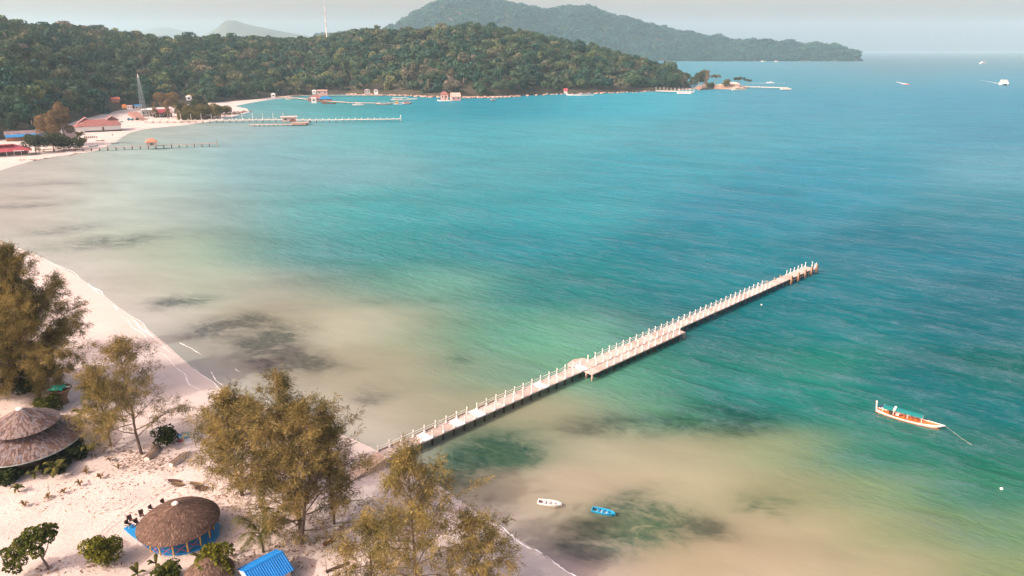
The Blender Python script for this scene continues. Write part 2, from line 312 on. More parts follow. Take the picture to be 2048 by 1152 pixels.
def water_material():
    m = bpy.data.materials.new("sea_water"); m.use_nodes = True; t = m.node_tree; N = t.nodes; L = t.links; b = N["Principled BSDF"]
    def math_(op, a, c, cl=False):
        n = N.new("ShaderNodeMath"); n.operation = op; n.use_clamp = cl
        for i, s in enumerate((a, c)):
            if hasattr(s, "node"): L.new(s, n.inputs[i])
            else: n.inputs[i].default_value = s
        return n.outputs[0]
    g = N.new("ShaderNodeNewGeometry")
    def noise(scale, rot, stretch, detail=4, rough=.55, dist=0):
        mp = N.new("ShaderNodeMapping"); mp.vector_type = "TEXTURE"; mp.inputs["Rotation"].default_value = (0, 0, rot); mp.inputs["Scale"].default_value = (stretch, 1, 1)
        n = N.new("ShaderNodeTexNoise"); n.inputs["Scale"].default_value = scale; n.inputs["Detail"].default_value = detail; n.inputs["Roughness"].default_value = rough; n.inputs["Distortion"].default_value = dist
        L.new(g.outputs["Position"], mp.inputs[0]); L.new(mp.outputs[0], n.inputs["Vector"]); return n.outputs[0]
    at1 = N.new("ShaderNodeAttribute"); at1.attribute_name = "bed_colour"
    at2 = N.new("ShaderNodeAttribute"); at2.attribute_name = "bed_patch"
    at3 = N.new("ShaderNodeAttribute"); at3.attribute_name = "patch_hue"
    # slow clouds in the bed colour
    cl = noise(.05, -.35, 2.4, 5, .6, .6); cl2 = noise(.2, -.3, 2.2, 4, .6, .4)
    cm = math_('ADD', math_('MULTIPLY', cl, .55), math_('ADD', math_('MULTIPLY', cl2, .25), .60))
    base = N.new("ShaderNodeMix"); base.data_type = 'RGBA'; base.blend_type = 'MULTIPLY'; base.inputs[0].default_value = 1
    L.new(at1.outputs["Color"], base.inputs[6]); L.new(cm, base.inputs[7])
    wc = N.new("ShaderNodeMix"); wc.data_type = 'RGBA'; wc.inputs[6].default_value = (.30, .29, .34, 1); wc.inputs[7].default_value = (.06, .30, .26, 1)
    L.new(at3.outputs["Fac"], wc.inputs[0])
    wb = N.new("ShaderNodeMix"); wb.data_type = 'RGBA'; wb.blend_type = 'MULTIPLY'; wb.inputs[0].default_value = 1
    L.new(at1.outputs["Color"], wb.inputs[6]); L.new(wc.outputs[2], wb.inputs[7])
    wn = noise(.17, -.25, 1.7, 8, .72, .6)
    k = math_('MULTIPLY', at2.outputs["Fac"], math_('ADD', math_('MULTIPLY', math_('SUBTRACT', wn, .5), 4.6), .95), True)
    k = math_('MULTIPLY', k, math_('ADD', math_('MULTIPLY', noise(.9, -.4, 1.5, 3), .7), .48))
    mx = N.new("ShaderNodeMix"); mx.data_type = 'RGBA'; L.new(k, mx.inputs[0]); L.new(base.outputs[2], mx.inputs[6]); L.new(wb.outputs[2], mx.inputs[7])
    sw = noise(.10, -.66, 5.0, 3, .55, .5); ch = noise(.40, -.6, 2.6, 4, .62, .3); rp = noise(1.4, -.5, 1.8, 3, .6)
    h = math_('ADD', math_('MULTIPLY', sw, .9), math_('ADD', math_('MULTIPLY', ch, .85), math_('MULTIPLY', rp, .22)))
    # calm water inshore: relief grows with the distance from the pale shallows
    sep = N.new("ShaderNodeSeparateColor"); L.new(at1.outputs["Color"], sep.inputs[0])
    calm = N.new("ShaderNodeMapRange"); calm.inputs[1].default_value = .16; calm.inputs[2].default_value = .012; calm.inputs[3].default_value = .05; calm.inputs[4].default_value = 1.0
    L.new(sep.outputs[0], calm.inputs[0])
    h = math_('MULTIPLY', h, calm.outputs[0])
    # diffuse light from the bed and the water body under a wavy, partly self-hiding reflecting surface
    N.remove(b); df = N.new("ShaderNodeBsdfDiffuse"); gl = N.new("ShaderNodeBsdfGlossy"); gl.inputs["Roughness"].default_value = .16
    fr = N.new("ShaderNodeFresnel"); fr.inputs[0].default_value = 1.33; sh = N.new("ShaderNodeMixShader")
    L.new(mx.outputs[2], df.inputs[0]); ruf = N.new("ShaderNodeMapRange"); ruf.inputs[1].default_value = .46; ruf.inputs[2].default_value = .66; L.new(sw, ruf.inputs[0])
    ruf2 = N.new("ShaderNodeMapRange"); ruf2.inputs[1].default_value = .47; ruf2.inputs[2].default_value = .64; L.new(math_('ADD', math_('MULTIPLY', ch, .6), math_('MULTIPLY', rp, .4)), ruf2.inputs[0])
    wind = math_('ADD', math_('MULTIPLY', ruf.outputs[0], .11), math_('MULTIPLY', ruf2.outputs[0], .21))      # wind-ruffled bands mirror more sky than the slicks between
    wind = math_('MULTIPLY', wind, calm.outputs[0])
    L.new(math_('ADD', math_('MULTIPLY', fr.outputs[0], .07), wind), sh.inputs[0]); L.new(df.outputs[0], sh.inputs[1]); L.new(gl.outputs[0], sh.inputs[2]); L.new(sh.outputs[0], N["Material Output"].inputs[0])
    bp = N.new("ShaderNodeBump"); bp.inputs["Strength"].default_value = .8; bp.inputs["Distance"].default_value = 1.0
    L.new(h, bp.inputs["Height"])
    for n in (df, gl, fr): L.new(bp.outputs[0], n.inputs["Normal"])
    return m
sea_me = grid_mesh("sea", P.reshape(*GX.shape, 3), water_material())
a = sea_me.attributes.new("bed_colour", 'FLOAT_COLOR', 'POINT'); a.data.foreach_set("color", np.c_[colw, np.ones(len(P))].astype(np.float32).ravel())
a = sea_me.attributes.new("bed_patch", 'FLOAT', 'POINT'); a.data.foreach_set("value", bed_patch.astype(np.float32))
a = sea_me.attributes.new("patch_hue", 'FLOAT', 'POINT'); a.data.foreach_set("value", hue.astype(np.float32))
tag(obj("sea", sea_me), "turquoise sea, pale over the sandy shallows and blue further out", None, None, "structure")

# ---- beach
def sand_material():
    m = bpy.data.materials.new("sand"); m.use_nodes = True; t = m.node_tree; N = t.nodes; L = t.links; b = N["Principled BSDF"]
    b.inputs["Roughness"].default_value = .95; b.inputs["Specular IOR Level"].default_value = .1
    g = N.new("ShaderNodeNewGeometry")
    def noise(s, d=4, r=.6):
        n = N.new("ShaderNodeTexNoise"); n.inputs["Scale"].default_value = s; n.inputs["Detail"].default_value = d; n.inputs["Roughness"].default_value = r; L.new(g.outputs["Position"], n.inputs["Vector"]); return n.outputs[0]
    n1 = noise(.18); n2 = noise(2.2, 5, .7)
    r = N.new("ShaderNodeValToRGB"); e = r.color_ramp.elements; e[0].position = .3; e[0].color = (.42, .362, .33, 1); e[1].position = .62; e[1].color = (.515, .452, .418, 1)
    L.new(n1, r.inputs[0])
    at = N.new("ShaderNodeAttribute"); at.attribute_name = "wet"
    mx = N.new("ShaderNodeMix"); mx.data_type = 'RGBA'; mx.inputs[7].default_value = (.44, .395, .36, 1)
    L.new(at.outputs["Fac"], mx.inputs[0]); L.new(r.outputs[0], mx.inputs[6]); 
    sp = N.new("ShaderNodeMapRange"); sp.inputs[1].default_value = .33; sp.inputs[2].default_value = .45; sp.inputs[3].default_value = .84; sp.inputs[4].default_value = 1.0
    L.new(n2, sp.inputs[0])
    m2 = N.new("ShaderNodeMix"); m2.data_type = 'RGBA'; m2.blend_type = 'MULTIPLY'; m2.inputs[0].default_value = 1; L.new(mx.outputs[2], m2.inputs[6]); L.new(sp.outputs[0], m2.inputs[7])
    L.new(m2.outputs[2], b.inputs["Base Color"])
    bp = N.new("ShaderNodeBump"); bp.inputs["Distance"].default_value = .22; bp.inputs["Strength"].default_value = .8
    L.new(n2, bp.inputs["Height"])
    dry = N.new("ShaderNodeMath"); dry.operation = 'SUBTRACT'; dry.inputs[0].default_value = 1; L.new(at.outputs["Fac"], dry.inputs[1])
    dm = N.new("ShaderNodeMath"); dm.operation = 'MULTIPLY'; dm.inputs[1].default_value = .8; L.new(dry.outputs[0], dm.inputs[0]); L.new(dm.outputs[0], bp.inputs["Strength"])
    L.new(bp.outputs[0], b.inputs["Normal"])
    ro = N.new("ShaderNodeMapRange"); ro.inputs[3].default_value = .95; ro.inputs[4].default_value = .45; L.new(at.outputs["Fac"], ro.inputs[0]); L.new(ro.outputs[0], b.inputs["Roughness"])
    return m
bx = sinhspace(-1200, 120, 60, 420, -40); by = sinhspace(-200, 1050, 60, 380, 90)
BX, BY = np.meshgrid(bx, by); BP = np.stack([BX, BY], -1).reshape(-1, 2); bd = shore_dist(BP); bz = beach_z(BP)
beach_me = grid_mesh("beach", np.c_[BP, bz].reshape(*BX.shape, 3), sand_material())
wet = np.clip(1 - (bd + 1.2 * np.sin(BP[:, 0] * .35) + .8 * np.sin(BP[:, 1] * .6)) / 9.0, 0, 1)
a = beach_me.attributes.new("wet", 'FLOAT', 'POINT'); a.data.foreach_set("value", wet.astype(np.float32))
tag(obj("beach", beach_me), "white sandy beach curving along the left shore", None, None, "structure")

# foam lines of small breaking waves
rf = random.Random(4)
def foam(pts, wd):
    b = MB(); pts = [at(x, y) for x, y in pts]
    fine = []
    for a_, c_ in zip(pts[:-1], pts[1:]):
        n = max(3, int((c_ - a_).length / .35)); fine += [a_.lerp(c_, i / n) for i in range(n)]
    fine.append(pts[-1]); n = len(fine); L_, R_ = [], []; ph = rf.random() * 9
    for i, p in enumerate(fine):
        d = (fine[min(i + 1, n - 1)] - fine[max(i - 1, 0)]).normalized(); s = Vector((-d.y, d.x, 0))
        env = math.sin(math.pi * min(1, max(0.02, i / (n - 1)))) ** .5
        ww = .6 * wd * env * (.35 + .65 * abs(math.sin(i * .37 + ph)) * rf.uniform(.5, 1.2)); p = p + s * (.25 * math.sin(i * .21 + ph) + rf.uniform(-.07, .07))
        z = max(gz(p.x, p.y), 0) + .035
        L_.append((*(p + s * ww).xy, z)); R_.append((*(p - s * ww).xy, z))
    vs = L_ + R_; b.add(vs, [(i, i + 1, n + i + 1, n + i) for i in range(n - 1)]); return b
FB = MB()
for pts, wd in [([(998,1052),(1030,1076),(1066,1100)],.32),([(1066,1100),(1085,1110)],.2),([(1090,1113),(1118,1130),(1155,1152),(1185,1172)],.22),([(175,566),(192,578),(210,590)],.3),([(224,610),(236,622)],.2),
                ([(264,640),(280,654),(298,670)],.26),([(360,685),(371,690),(378,694)],.2),([(372,693),(390,703),(406,709)],.14),([(367,748),(380,768),(402,784)],.14),([(418,744),(432,760),(454,773)],.16),([(472,737),(477,741),(483,744)],.16),
                ([(500,800),(540,818),(580,832)],.10),([(782,912),(795,925),(806,930)],.22),([(240,630),(262,650),(300,682),(330,700)],.12),([(300,690),(350,730),(385,772)],.10)]:
    k = foam(pts, wd); FB.add(k.v, k.f)
for off, wd, a_, c_ in ((-.4, .07, 9, 22),):
    run = []
    for k_ in range(a_ * 12, c_ * 12):
        p = SHORE[k_ // 12] + (SHORE[k_ // 12 + 1] - SHORE[k_ // 12]) * ((k_ % 12) / 12)
        d_ = SHORE[k_ // 12 + 1] - SHORE[k_ // 12]; d_ = d_ / np.hypot(*d_); n_ = np.array([d_[1], -d_[0]])
        run.append((p + n_ * (off + .5 * math.sin(k_ * .19) + .25 * math.sin(k_ * .53 + off)), rf.random() if k_ % 5 == 0 else None))
    on = True; pts_l = []
    for p, r_ in run:
        if r_ is not None: on = r_ < .6
        if on: pts_l.append(p)
        if (not on or p is run[-1][0]) and len(pts_l) > 2:
            q0 = [Vector((*p_, 0)) for p_ in pts_l]; vs = []
            for i_, q_ in enumerate(q0):
                t_ = (q0[min(i_ + 1, len(q0) - 1)] - q0[max(i_ - 1, 0)]).normalized(); sd_ = Vector((-t_.y, t_.x, 0)) * wd * math.sin(math.pi * (i_ + .5) / len(q0)) * rf.uniform(.5, 1.3); z_ = max(gz(q_.x, q_.y), 0) + .035
                vs += [(*(q_ + sd_).xy, z_), (*(q_ - sd_).xy, z_)]
            FB.add(vs, [(2 * i_, 2 * i_ + 2, 2 * i_ + 3, 2 * i_ + 1) for i_ in range(len(q0) - 1)]); pts_l = []
        elif not on: pts_l = []
tag(FB.build("wave_foam", M("foam", (.86, .84, .82), .7, .05, 3)), "thin white lines of foam along the water's edge", None, None, "stuff")

# ---- hills: lofts from the waterline to the ridge
def interp(tab, x):
    t = sorted(tab); return float(np.interp(x, [a for a, _ in t], [b for _, b in t]))
def vnoise(x, y, s):
    return (np.sin(x * s + 1.3 * np.sin(y * s * .7)) + np.sin(y * s * 1.1 + 1.7 * np.sin(x * s * .6 + 2)) + .5 * np.sin((x + y) * s * 2.3)) / 2.5
BASE = [(-900,345),(-500,325),(-200,305),(0,284),(60,276),(110,262),(150,246),(200,232),(245,222),(300,218),(350,214),(400,209),(450,205),(500,201),(560,194),(650,190),(700,189),(800,191),(860,194),(900,195.5),(960,195),(1000,194.5),(1100,189),(1200,187),(1300,183.5),(1350,181),(1395,178)]
TOP = [(-900,30),(-500,30),(-200,34),(0,36),(50,38),(100,46),(200,50),(250,56),(300,68),(330,72),(400,73),(450,69),(500,73),(560,72),(640,72),(680,66),(720,58),(750,52),(800,56),(840,54),(870,51),(900,49),(940,46),(990,49),(1030,56),(1060,63),(1100,73),(1160,86),(1220,98),(1280,111),(1330,129),(1370,146),(1395,160)]
DEPTH = [(-900,500),(0,560),(300,560),(600,430),(900,400),(1100,340),(1250,240),(1350,130),(1395,40)]
TREE_H = 17.0
def hill_loft(name, label, BASE, TOP, DEPTH, x0, x1, ncol, nrow, treeh, mat, z0=-1.0, bumpy=6):
    cols = np.linspace(x0, x1, ncol); X = np.zeros((nrow, ncol, 3)); vv = np.concatenate([np.linspace(0, 1, nrow - 8), np.linspace(1, 2, 9)[1:]])
    for j, c in enumerate(cols):
        b = at(c, interp(BASE, c)); u = Vector((b.x, b.y, 0)).normalized(); D = interp(DEPTH, c); r = b + u * D
        zr = topz(r, interp(TOP, c), 900.0) - treeh
        for i, t in enumerate(vv):
            p = b + u * D * t
            if t <= 1: z = z0 + (zr - z0) * (1 - (1 - t) ** 1.5 * (1 - .25 * t)) ** 1.05
            else: z = zr * max(0, 1 - (t - 1) ** 1.6) + z0 * (t - 1)
            z += bumpy * vnoise(p.x, p.y, 6.28 / (D * .35)) * math.sin(math.pi * min(1, max(0, t))) if 0 < t < 1 else 0
            X[i, j] = (p.x, p.y, z)
    tag(obj(name, grid_mesh(name, X, mat)), label, None, None, "structure"); return X, vv
m_soil = M("forest_floor", (.05, .045, .03), .95, .4, .05)
HX, HV = hill_loft("hill", "forested hill behind the bay", BASE, TOP, DEPTH, -900, 1395, 240, 44, TREE_H, m_soil)
def scatter(X, n, rng, vmax, nrow_front):
    r, c = X.shape[:2]; r = min(r, nrow_front)
    A = X[:r - 1, :-1]; B_ = X[:r - 1, 1:]; D_ = X[1:r, :-1]; E_ = X[1:r, 1:]
    ar = np.linalg.norm(np.cross(B_ - A, D_ - A), axis=-1); pr_ = (ar / ar.sum()).ravel()
    k = rng.choice(len(pr_), n, p=pr_); i, j = k // (c - 1), k % (c - 1); u, v_ = rng.random(n)[:, None], rng.random(n)[:, None]
    return A[i, j] * (1 - u) * (1 - v_) + B_[i, j] * u * (1 - v_) + D_[i, j] * (1 - u) * v_ + E_[i, j] * u * v_, i
FAR_BASE = [(600,122.5),(1720,122.5)]
FAR_TOP = [(600,72),(700,70),(760,66),(800,50),(824,34),(854,17),(880,1),(900,-7),(940,-10),(975,-6),(1007,1),(1032,9),(1064,16),(1086,19),(1117,15),(1154,17),(1186,19),(1215,28),(1244,37),(1276,46),(1300,50),(1350,62),(1400,71),(1450,80),(1500,86),(1550,88),(1600,88),(1640,91),(1670,95),(1690,99.5),(1702,108),(1714,120)]
FAR_D = [(600,1000),(1300,900),(1600,500),(1690,250),(1714,60)]
FX, FV = hill_loft("mountain", "long forested island mountain across the water", FAR_BASE, FAR_TOP, FAR_D, 640, 1714, 200, 40, 14, m_soil, bumpy=42)
m_far = M("distant_slope", (.06, .07, .05), .95, .3, .004)
hill_loft("distant_hill", "faint pointed hill behind the left ridge", [(400,113),(620,113)], [(400,78),(425,66),(440,57),(452,46),(463,40),(480,41),(500,48),(540,57),(575,64),(620,72)], [(400,1500),(620,1500)], 400, 620, 40, 14, 0, m_far, bumpy=10)
hill_loft("distant_hill", "faintest low hill furthest behind the left ridge", [(280,107),(400,107)], [(280,66),(300,61),(315,55),(330,53.5),(350,56),(375,62),(400,68)], [(280,1500),(400,1500)], 280, 400, 30, 12, 0, m_far, bumpy=5)

# ---- tree crowns for the forest: clumps of leaf faces
def ico(n=1):
    t = (1 + 5 ** .5) / 2; V = [(-1,t,0),(1,t,0),(-1,-t,0),(1,-t,0),(0,-1,t),(0,1,t),(0,-1,-t),(0,1,-t),(t,0,-1),(t,0,1),(-t,0,-1),(-t,0,1)]
    Fc = [(0,11,5),(0,5,1),(0,1,7),(0,7,10),(0,10,11),(1,5,9),(5,11,4),(11,10,2),(10,7,6),(7,1,8),(3,9,4),(3,4,2),(3,2,6),(3,6,8),(3,8,9),(4,9,5),(2,4,11),(6,2,10),(8,6,7),(9,8,1)]
    V = [Vector(v).normalized() for v in V]
    for _ in range(n):
        mid = {}; nf = []
        def mm(a, b):
            k = (min(a, b), max(a, b))
            if k not in mid: V.append(((V[a] + V[b]) / 2).normalized()); mid[k] = len(V) - 1
            return mid[k]
        for a, b, c in Fc:
            x, y, z = mm(a, b), mm(b, c), mm(c, a); nf += [(a, x, z), (b, y, x), (c, z, y), (x, y, z)]
        Fc = nf
    return np.array([tuple(v) for v in V]), np.array(Fc)
ICO = ico(1); ICO2 = ico(2)
def blob_leaves(rng, blobs, per, size, core=.78, flat=.0, icos=None):
    """blobs: (x,y,z,r). leaf quads on and in the clump surface plus a rough inner mass"""
    Vs, Fs, o = [], [], 0
    IV, IF = icos or ICO
    for x, y, z, r in blobs:
        if core:
            v = IV * (r * core * (1 + .22 * rng.standard_normal((len(IV), 1)))) * np.array([1, 1, .85]) + np.array([x, y, z])
            Vs.append(v); f = np.c_[IF, IF[:, 2]]; Fs.append(f + o); o += len(v)
        n = int(per * r * r) + 6
        d = rng.standard_normal((n, 3)); d[:, 2] += .25; d /= np.linalg.norm(d, axis=1)[:, None]
        c = np.array([x, y, z]) + d * r * np.array([1, 1, .85]) * rng.uniform(.8, 1.12, (n, 1))
        nrm = d + .75 * rng.standard_normal((n, 3)); nrm[:, 2] += flat; nrm /= np.linalg.norm(nrm, axis=1)[:, None]
        t = np.cross(nrm, rng.standard_normal((n, 3))); t /= np.linalg.norm(t, axis=1)[:, None] + 1e-9; b = np.cross(nrm, t)
        s = size * rng.uniform(.6, 1.4, (n, 1)); t = t * s; b = b * s * rng.uniform(.5, .9, (n, 1))
        q = np.stack([c - t, c - b, c + t, c + b], 1).reshape(-1, 3)
        Vs.append(q); i = np.arange(n)[:, None] * 4 + np.arange(4); Fs.append(i + o); o += 4 * n
    return np.concatenate(Vs), np.concatenate(Fs)
CANOPY = [(0, (0.024, 0.066, 0.056)), (0.18, (0.035, 0.082, 0.056)), (0.38, (0.056, 0.098, 0.056)), (0.55, (0.076, 0.108, 0.058)), (0.68, (0.042, 0.086, 0.058)), (0.8, (0.104, 0.118, 0.067)), (0.88, (0.124, 0.115, 0.078)), (0.94, (0.092, 0.135, 0.062)), (0.98, (0.208, 0.22, 0.09)), (1, (0.208, 0.18, 0.146))]
m_canopy = canopy_mat("canopy_leaves", CANOPY)
m_trunk_pale = M("pale_trunk", (.30, .24, .20), .9, .3, 1)
def crown_variant(seed):
    rng = np.random.default_rng(seed); kind = seed % 6; bl = []
    n = [9, 12, 7, 10, 8, 11][kind]
    for i in range(n):
        a = rng.uniform(0, 6.28); rr = rng.uniform(0, 1) ** .6
        if kind in (0, 1, 4): p = (rr * math.cos(a) * .72, rr * math.sin(a) * .72, rng.uniform(-.35, .45) * (1.1 - rr * .5)); r = rng.uniform(.28, .5)
        elif kind == 2: p = (rr * math.cos(a) * .85, rr * math.sin(a) * .85, rng.uniform(.1, .35)); r = rng.uniform(.25, .4)
        else: p = (rr * math.cos(a) * .45, rr * math.sin(a) * .45, rng.uniform(-.8, .7)); r = rng.uniform(.25, .42)
        bl.append((*p, r))
    V, Fc = blob_leaves(rng, bl, 620, .10, .8, .2)
    return np_mesh("crown", V, Fc, m_canopy), kind
def trunk_mesh(kind):
    b = MB(); b.tube([(0, 0, -2.1), (.03, .02, -1.0), (0, -.03, -.3), (.05, .02, .1)], [.075, .055, .045, .03], 6)
    for k in range(4):
        a = k * 1.6 + kind; b.tube([(0, 0, -.7 + .12 * k), (.22 * math.cos(a), .22 * math.sin(a), -.35 + .1 * k), (.45 * math.cos(a), .45 * math.sin(a), .0)], [.03, .022, .012], 4)
    return b.mesh("trunk", m_trunk_pale)
VAR = [crown_variant(s) for s in range(12)]; TRK = [trunk_mesh(k) for k in range(3)]
rng = np.random.default_rng(7)
pts, rows = scatter(HX, 9500, rng, 1.0, len(HV) - 5)
ppx, ppy = pr(pts)
# thin out overcrowded spots so that crowns stand apart
keep = []; cell = {}
rad = rng.gamma(6, 1.75, len(pts)) + 1.6; rad = np.clip(rad, 5, 20)
low = rows < 3; rad[low] *= .75
for i in range(len(pts)):
    x, y, z = pts[i]; k = (int(x // 12), int(y // 12)); ok = z > 2.0
    if ok:
        for a_ in (-1, 0, 1):
            for b_ in (-1, 0, 1):
                for j in cell.get((k[0] + a_, k[1] + b_), ()):
                    if (pts[j][0] - x) ** 2 + (pts[j][1] - y) ** 2 < (.57 * (rad[i] + rad[j])) ** 2: ok = False
    if ok: cell.setdefault(k, []).append(i); keep.append(i)
pts, rad = pts[keep], rad[keep]; hx, hy = pr(pts); dist = np.linalg.norm(pts - np.array([0, 0, HC]), axis=1)
kinds = rng.integers(0, len(VAR), len(pts)); rot = rng.uniform(0, 6.28, len(pts)); hsc = rad * rng.uniform(.85, 1.25, len(pts))
lift = np.clip(TREE_H - .8 * hsc + rng.normal(0, 1.6, len(pts)), 3, None) * np.where(rad < 5.5, .6, 1)
size = np.where((hx > -10) & (hx < 2058), rad / dist, 0)
kind_of = lambda k: VAR[k][1]
front = np.zeros(len(pts), bool); front[np.argsort(-size)[:300]] = True
for i in np.where(front)[0]:
    mesh, kind = VAR[kinds[i]]
    zone = "left of the tower" if hx[i] < 270 else "above the rocky point" if hx[i] < 545 else "above the walkway" if hx[i] < 840 else "right of the walkway"
    look = {0: "domed", 1: "lumpy broad", 2: "flat-topped", 3: "tall narrow", 4: "small-clumped domed", 5: "upright ragged"}[kind_of(kinds[i])]
    look = ("large " if rad[i] > 13 else "") + look
    g = thing("forest_tree", look + "-crowned jungle tree on the wooded hill " + zone, "tree", pts[i], rot[i], "jungle trees on the near face of the wooded hill")
    g.location.z -= .5
    c = obj("crown", mesh, g, (0, 0, lift[i])); c.scale = (rad[i], rad[i], hsc[i])
    t_ = obj("trunk", TRK[i % 3], g, (0, 0, lift[i])); s_ = rad[i]; t_.scale = (s_, s_, max(s_, (lift[i] + 1) / 2.1))
def forest_stuff(name, label, pts, scl, rot, kinds, meshes):
    col = bpy.data.collections.new(name + "_kinds")
    for k, me in enumerate(meshes): col.objects.link(bpy.data.objects.new("crown_%02d" % k, me))
    me = bpy.data.meshes.new(name); me.vertices.add(len(pts)); me.vertices.foreach_set("co", pts.astype(np.float32).ravel())
    for nm, ty, val, key in (("size", 'FLOAT_VECTOR', scl, "vector"), ("turn", 'FLOAT', rot, "value"), ("pick", 'INT', kinds, "value")):
        a = me.attributes.new(nm, ty, 'POINT'); a.data.foreach_set(key, np.ascontiguousarray(val, np.int32 if ty == 'INT' else np.float32).ravel())
    o = obj(name, me); ng = bpy.data.node_groups.new(name, 'GeometryNodeTree')
    ng.interface.new_socket("Geometry", in_out='INPUT', socket_type='NodeSocketGeometry'); ng.interface.new_socket("Geometry", in_out='OUTPUT', socket_type='NodeSocketGeometry')
    N, L = ng.nodes, ng.links; gi = N.new("NodeGroupInput"); go = N.new("NodeGroupOutput"); ci = N.new("GeometryNodeCollectionInfo"); ip = N.new("GeometryNodeInstanceOnPoints")
    ci.inputs[0].default_value = col; ci.inputs["Separate Children"].default_value = True; ci.inputs["Reset Children"].default_value = True
    m2p = N.new("GeometryNodeMeshToPoints")
    def na(nm, ty):
        n = N.new("GeometryNodeInputNamedAttribute"); n.data_type = ty; n.inputs[0].default_value = nm; return [s for s in n.outputs if s.enabled][0]
    ip.inputs["Pick Instance"].default_value = True
    cx = N.new("ShaderNodeCombineXYZ"); e2r = N.new("FunctionNodeEulerToRotation")
    L.new(na("turn", 'FLOAT'), cx.inputs[2]); L.new(cx.outputs[0], e2r.inputs[0])
    L.new(gi.outputs[0], m2p.inputs[0]); L.new(m2p.outputs[0], ip.inputs["Points"]); L.new(ci.outputs[0], ip.inputs["Instance"]); L.new(na("pick", 'INT'), ip.inputs["Instance Index"])
    L.new(e2r.outputs[0], ip.inputs["Rotation"]); L.new(na("size", 'FLOAT_VECTOR'), ip.inputs["Scale"]); L.new(ip.outputs[0], go.inputs[0])
    md = o.modifiers.new("scatter", 'NODES'); md.node_group = ng
    return tag(o, label, None, None, "stuff")
b_ = ~front; P2 = pts[b_].copy(); P2[:, 2] += lift[b_]
forest_stuff("forest", "dense jungle covering the hill behind the bay", P2, np.c_[rad[b_], rad[b_], hsc[b_]], rot[b_], kinds[b_], [v[0] for v in VAR])
# undergrowth between the big crowns
up, ur = scatter(HX, 2800, rng, 1.0, len(HV) - 4); up = up[up[:, 2] > 1.2]
us = rng.uniform(2.2, 5.0, len(up)); up[:, 2] += us * .7
forest_stuff("undergrowth", "low jungle growth between the big trees", up, np.c_[us, us, us * .9], rng.uniform(0, 6.28, len(up)), rng.integers(0, len(VAR), len(up)), [v[0] for v in VAR])
# canopy of the far island mountain, dark green with distance haze put into its colour
fp, fr = scatter(FX, 20000, rng, 1.0, len(FV) - 5); fs = rng.gamma(6, 2.6, len(fp)).clip(8, 34); fp[:, 2] += 4
m_canopy_hazed = canopy_mat('island_leaves_haze_tint', [(0, (.010,.050,.052)), (.5, (.016,.070,.066)), (.85, (.024,.080,.066)), (1, (.040,.095,.066))])
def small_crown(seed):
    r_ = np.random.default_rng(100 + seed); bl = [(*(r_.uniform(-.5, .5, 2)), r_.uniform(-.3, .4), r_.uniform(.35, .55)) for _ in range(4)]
    V, Fc = blob_leaves(r_, bl, 90, .22, .85, .2); return np_mesh("crown", V, Fc, m_canopy_hazed)
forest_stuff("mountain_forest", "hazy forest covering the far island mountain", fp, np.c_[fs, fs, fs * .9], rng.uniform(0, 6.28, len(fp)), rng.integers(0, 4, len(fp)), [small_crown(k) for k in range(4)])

# ---- haze
HZB = MB(); HZB.box((0, 5750, 221), (25000, 13100, 448))
m_haze = bpy.data.materials.new("haze"); m_haze.use_nodes = True; hn = m_haze.node_tree; hn.nodes.remove(hn.nodes["Principled BSDF"])
pv = hn.nodes.new("ShaderNodeVolumePrincipled"); pv.inputs["Color"].default_value = (.60, .86, .98, 1); pv.inputs["Density"].default_value = .000080; pv.inputs["Anisotropy"].default_value = .1
hn.links.new(pv.outputs[0], hn.nodes["Material Output"].inputs["Volume"])
tag(HZB.build("haze", m_haze), "thin bluish haze over the bay", None, None, "stuff")
# ================================================================== MAIN PIER
DZ = 1.5
PA = at(680 + 430 / 5.76, 760 + 830 / 5.76, DZ); PE = at(1340 + 1755 / 6.4, 500 + 200 / 6.4, DZ)
pd = (PE - PA); PLEN = pd.length; pd.normalize(); pn = Vector((pd.y, -pd.x, 0))
pier = thing("long_pier", "long concrete pier with white baluster posts running from the beach out to deep water", "pier", (PA.x, PA.y, 0), math.atan2(pd.y, pd.x))
# local frame: x along the pier, -y towards the near (right-hand) side
SP = 2.2; WN = 2.35
def pmesh(fn, name, mats, smooth=False):
    b = MB(); fn(b); return b.mesh(name, mats, smooth)
slab_me = [pmesh(lambda b, k=k: b.box((SP / 2, -WN / 2, -.09), (SP - .03, WN + .3, .18)), "deck_slab", M("deck_concrete_%d" % k, c, .85, .2, .8, .006)) for k, c in enumerate([(.41, .345, .305), (.37, .315, .28), (.44, .375, .335), (.34, .28, .245)])]
pale_me = pmesh(lambda b: b.box((SP / 2, -WN / 2, -.06), (SP - .5, WN + .34, .2)), "pale_slab", m_slab)
bal_me = pmesh(lambda b: b.lathe([(.20, 0), (.20, .22), (.13, .26), (.085, .34), (.075, .75), (.065, 1.0), (.11, 1.03), (.11, 1.08), (.07, 1.12), (.10, 1.2), (.085, 1.28), (.02, 1.32)], 8), "post", m_white)
pile_me = pmesh(lambda b: b.tube([(0, 0, -3), (0, 0, -.18)], .16, 6), "pile", m_wood_dark)
cross_me = pmesh(lambda b: b.box((0, -WN / 2, -.30), (.24, WN + .1, .22)), "crossbeam", m_wood_dark)
rail_me = pmesh(lambda b: (b.tube([(0, 0, .86), (SP, 0, .86)], .035, 5), b.tube([(0, 0, .50), (SP, 0, .50)], .03, 5)), "railing", m_white)
kerb_me = pmesh(lambda b: b.box((SP / 2, 0, .06), (SP, .14, .12)), "kerb", m_wood_brown)
def lean_(o): o.rotation_euler = (rp_.gauss(0, .018), rp_.gauss(0, .018), rp_.uniform(0, 1)); o.scale.z = rp_.uniform(.94, 1.05)
nb = int(PLEN / SP); rp_ = random.Random(3)
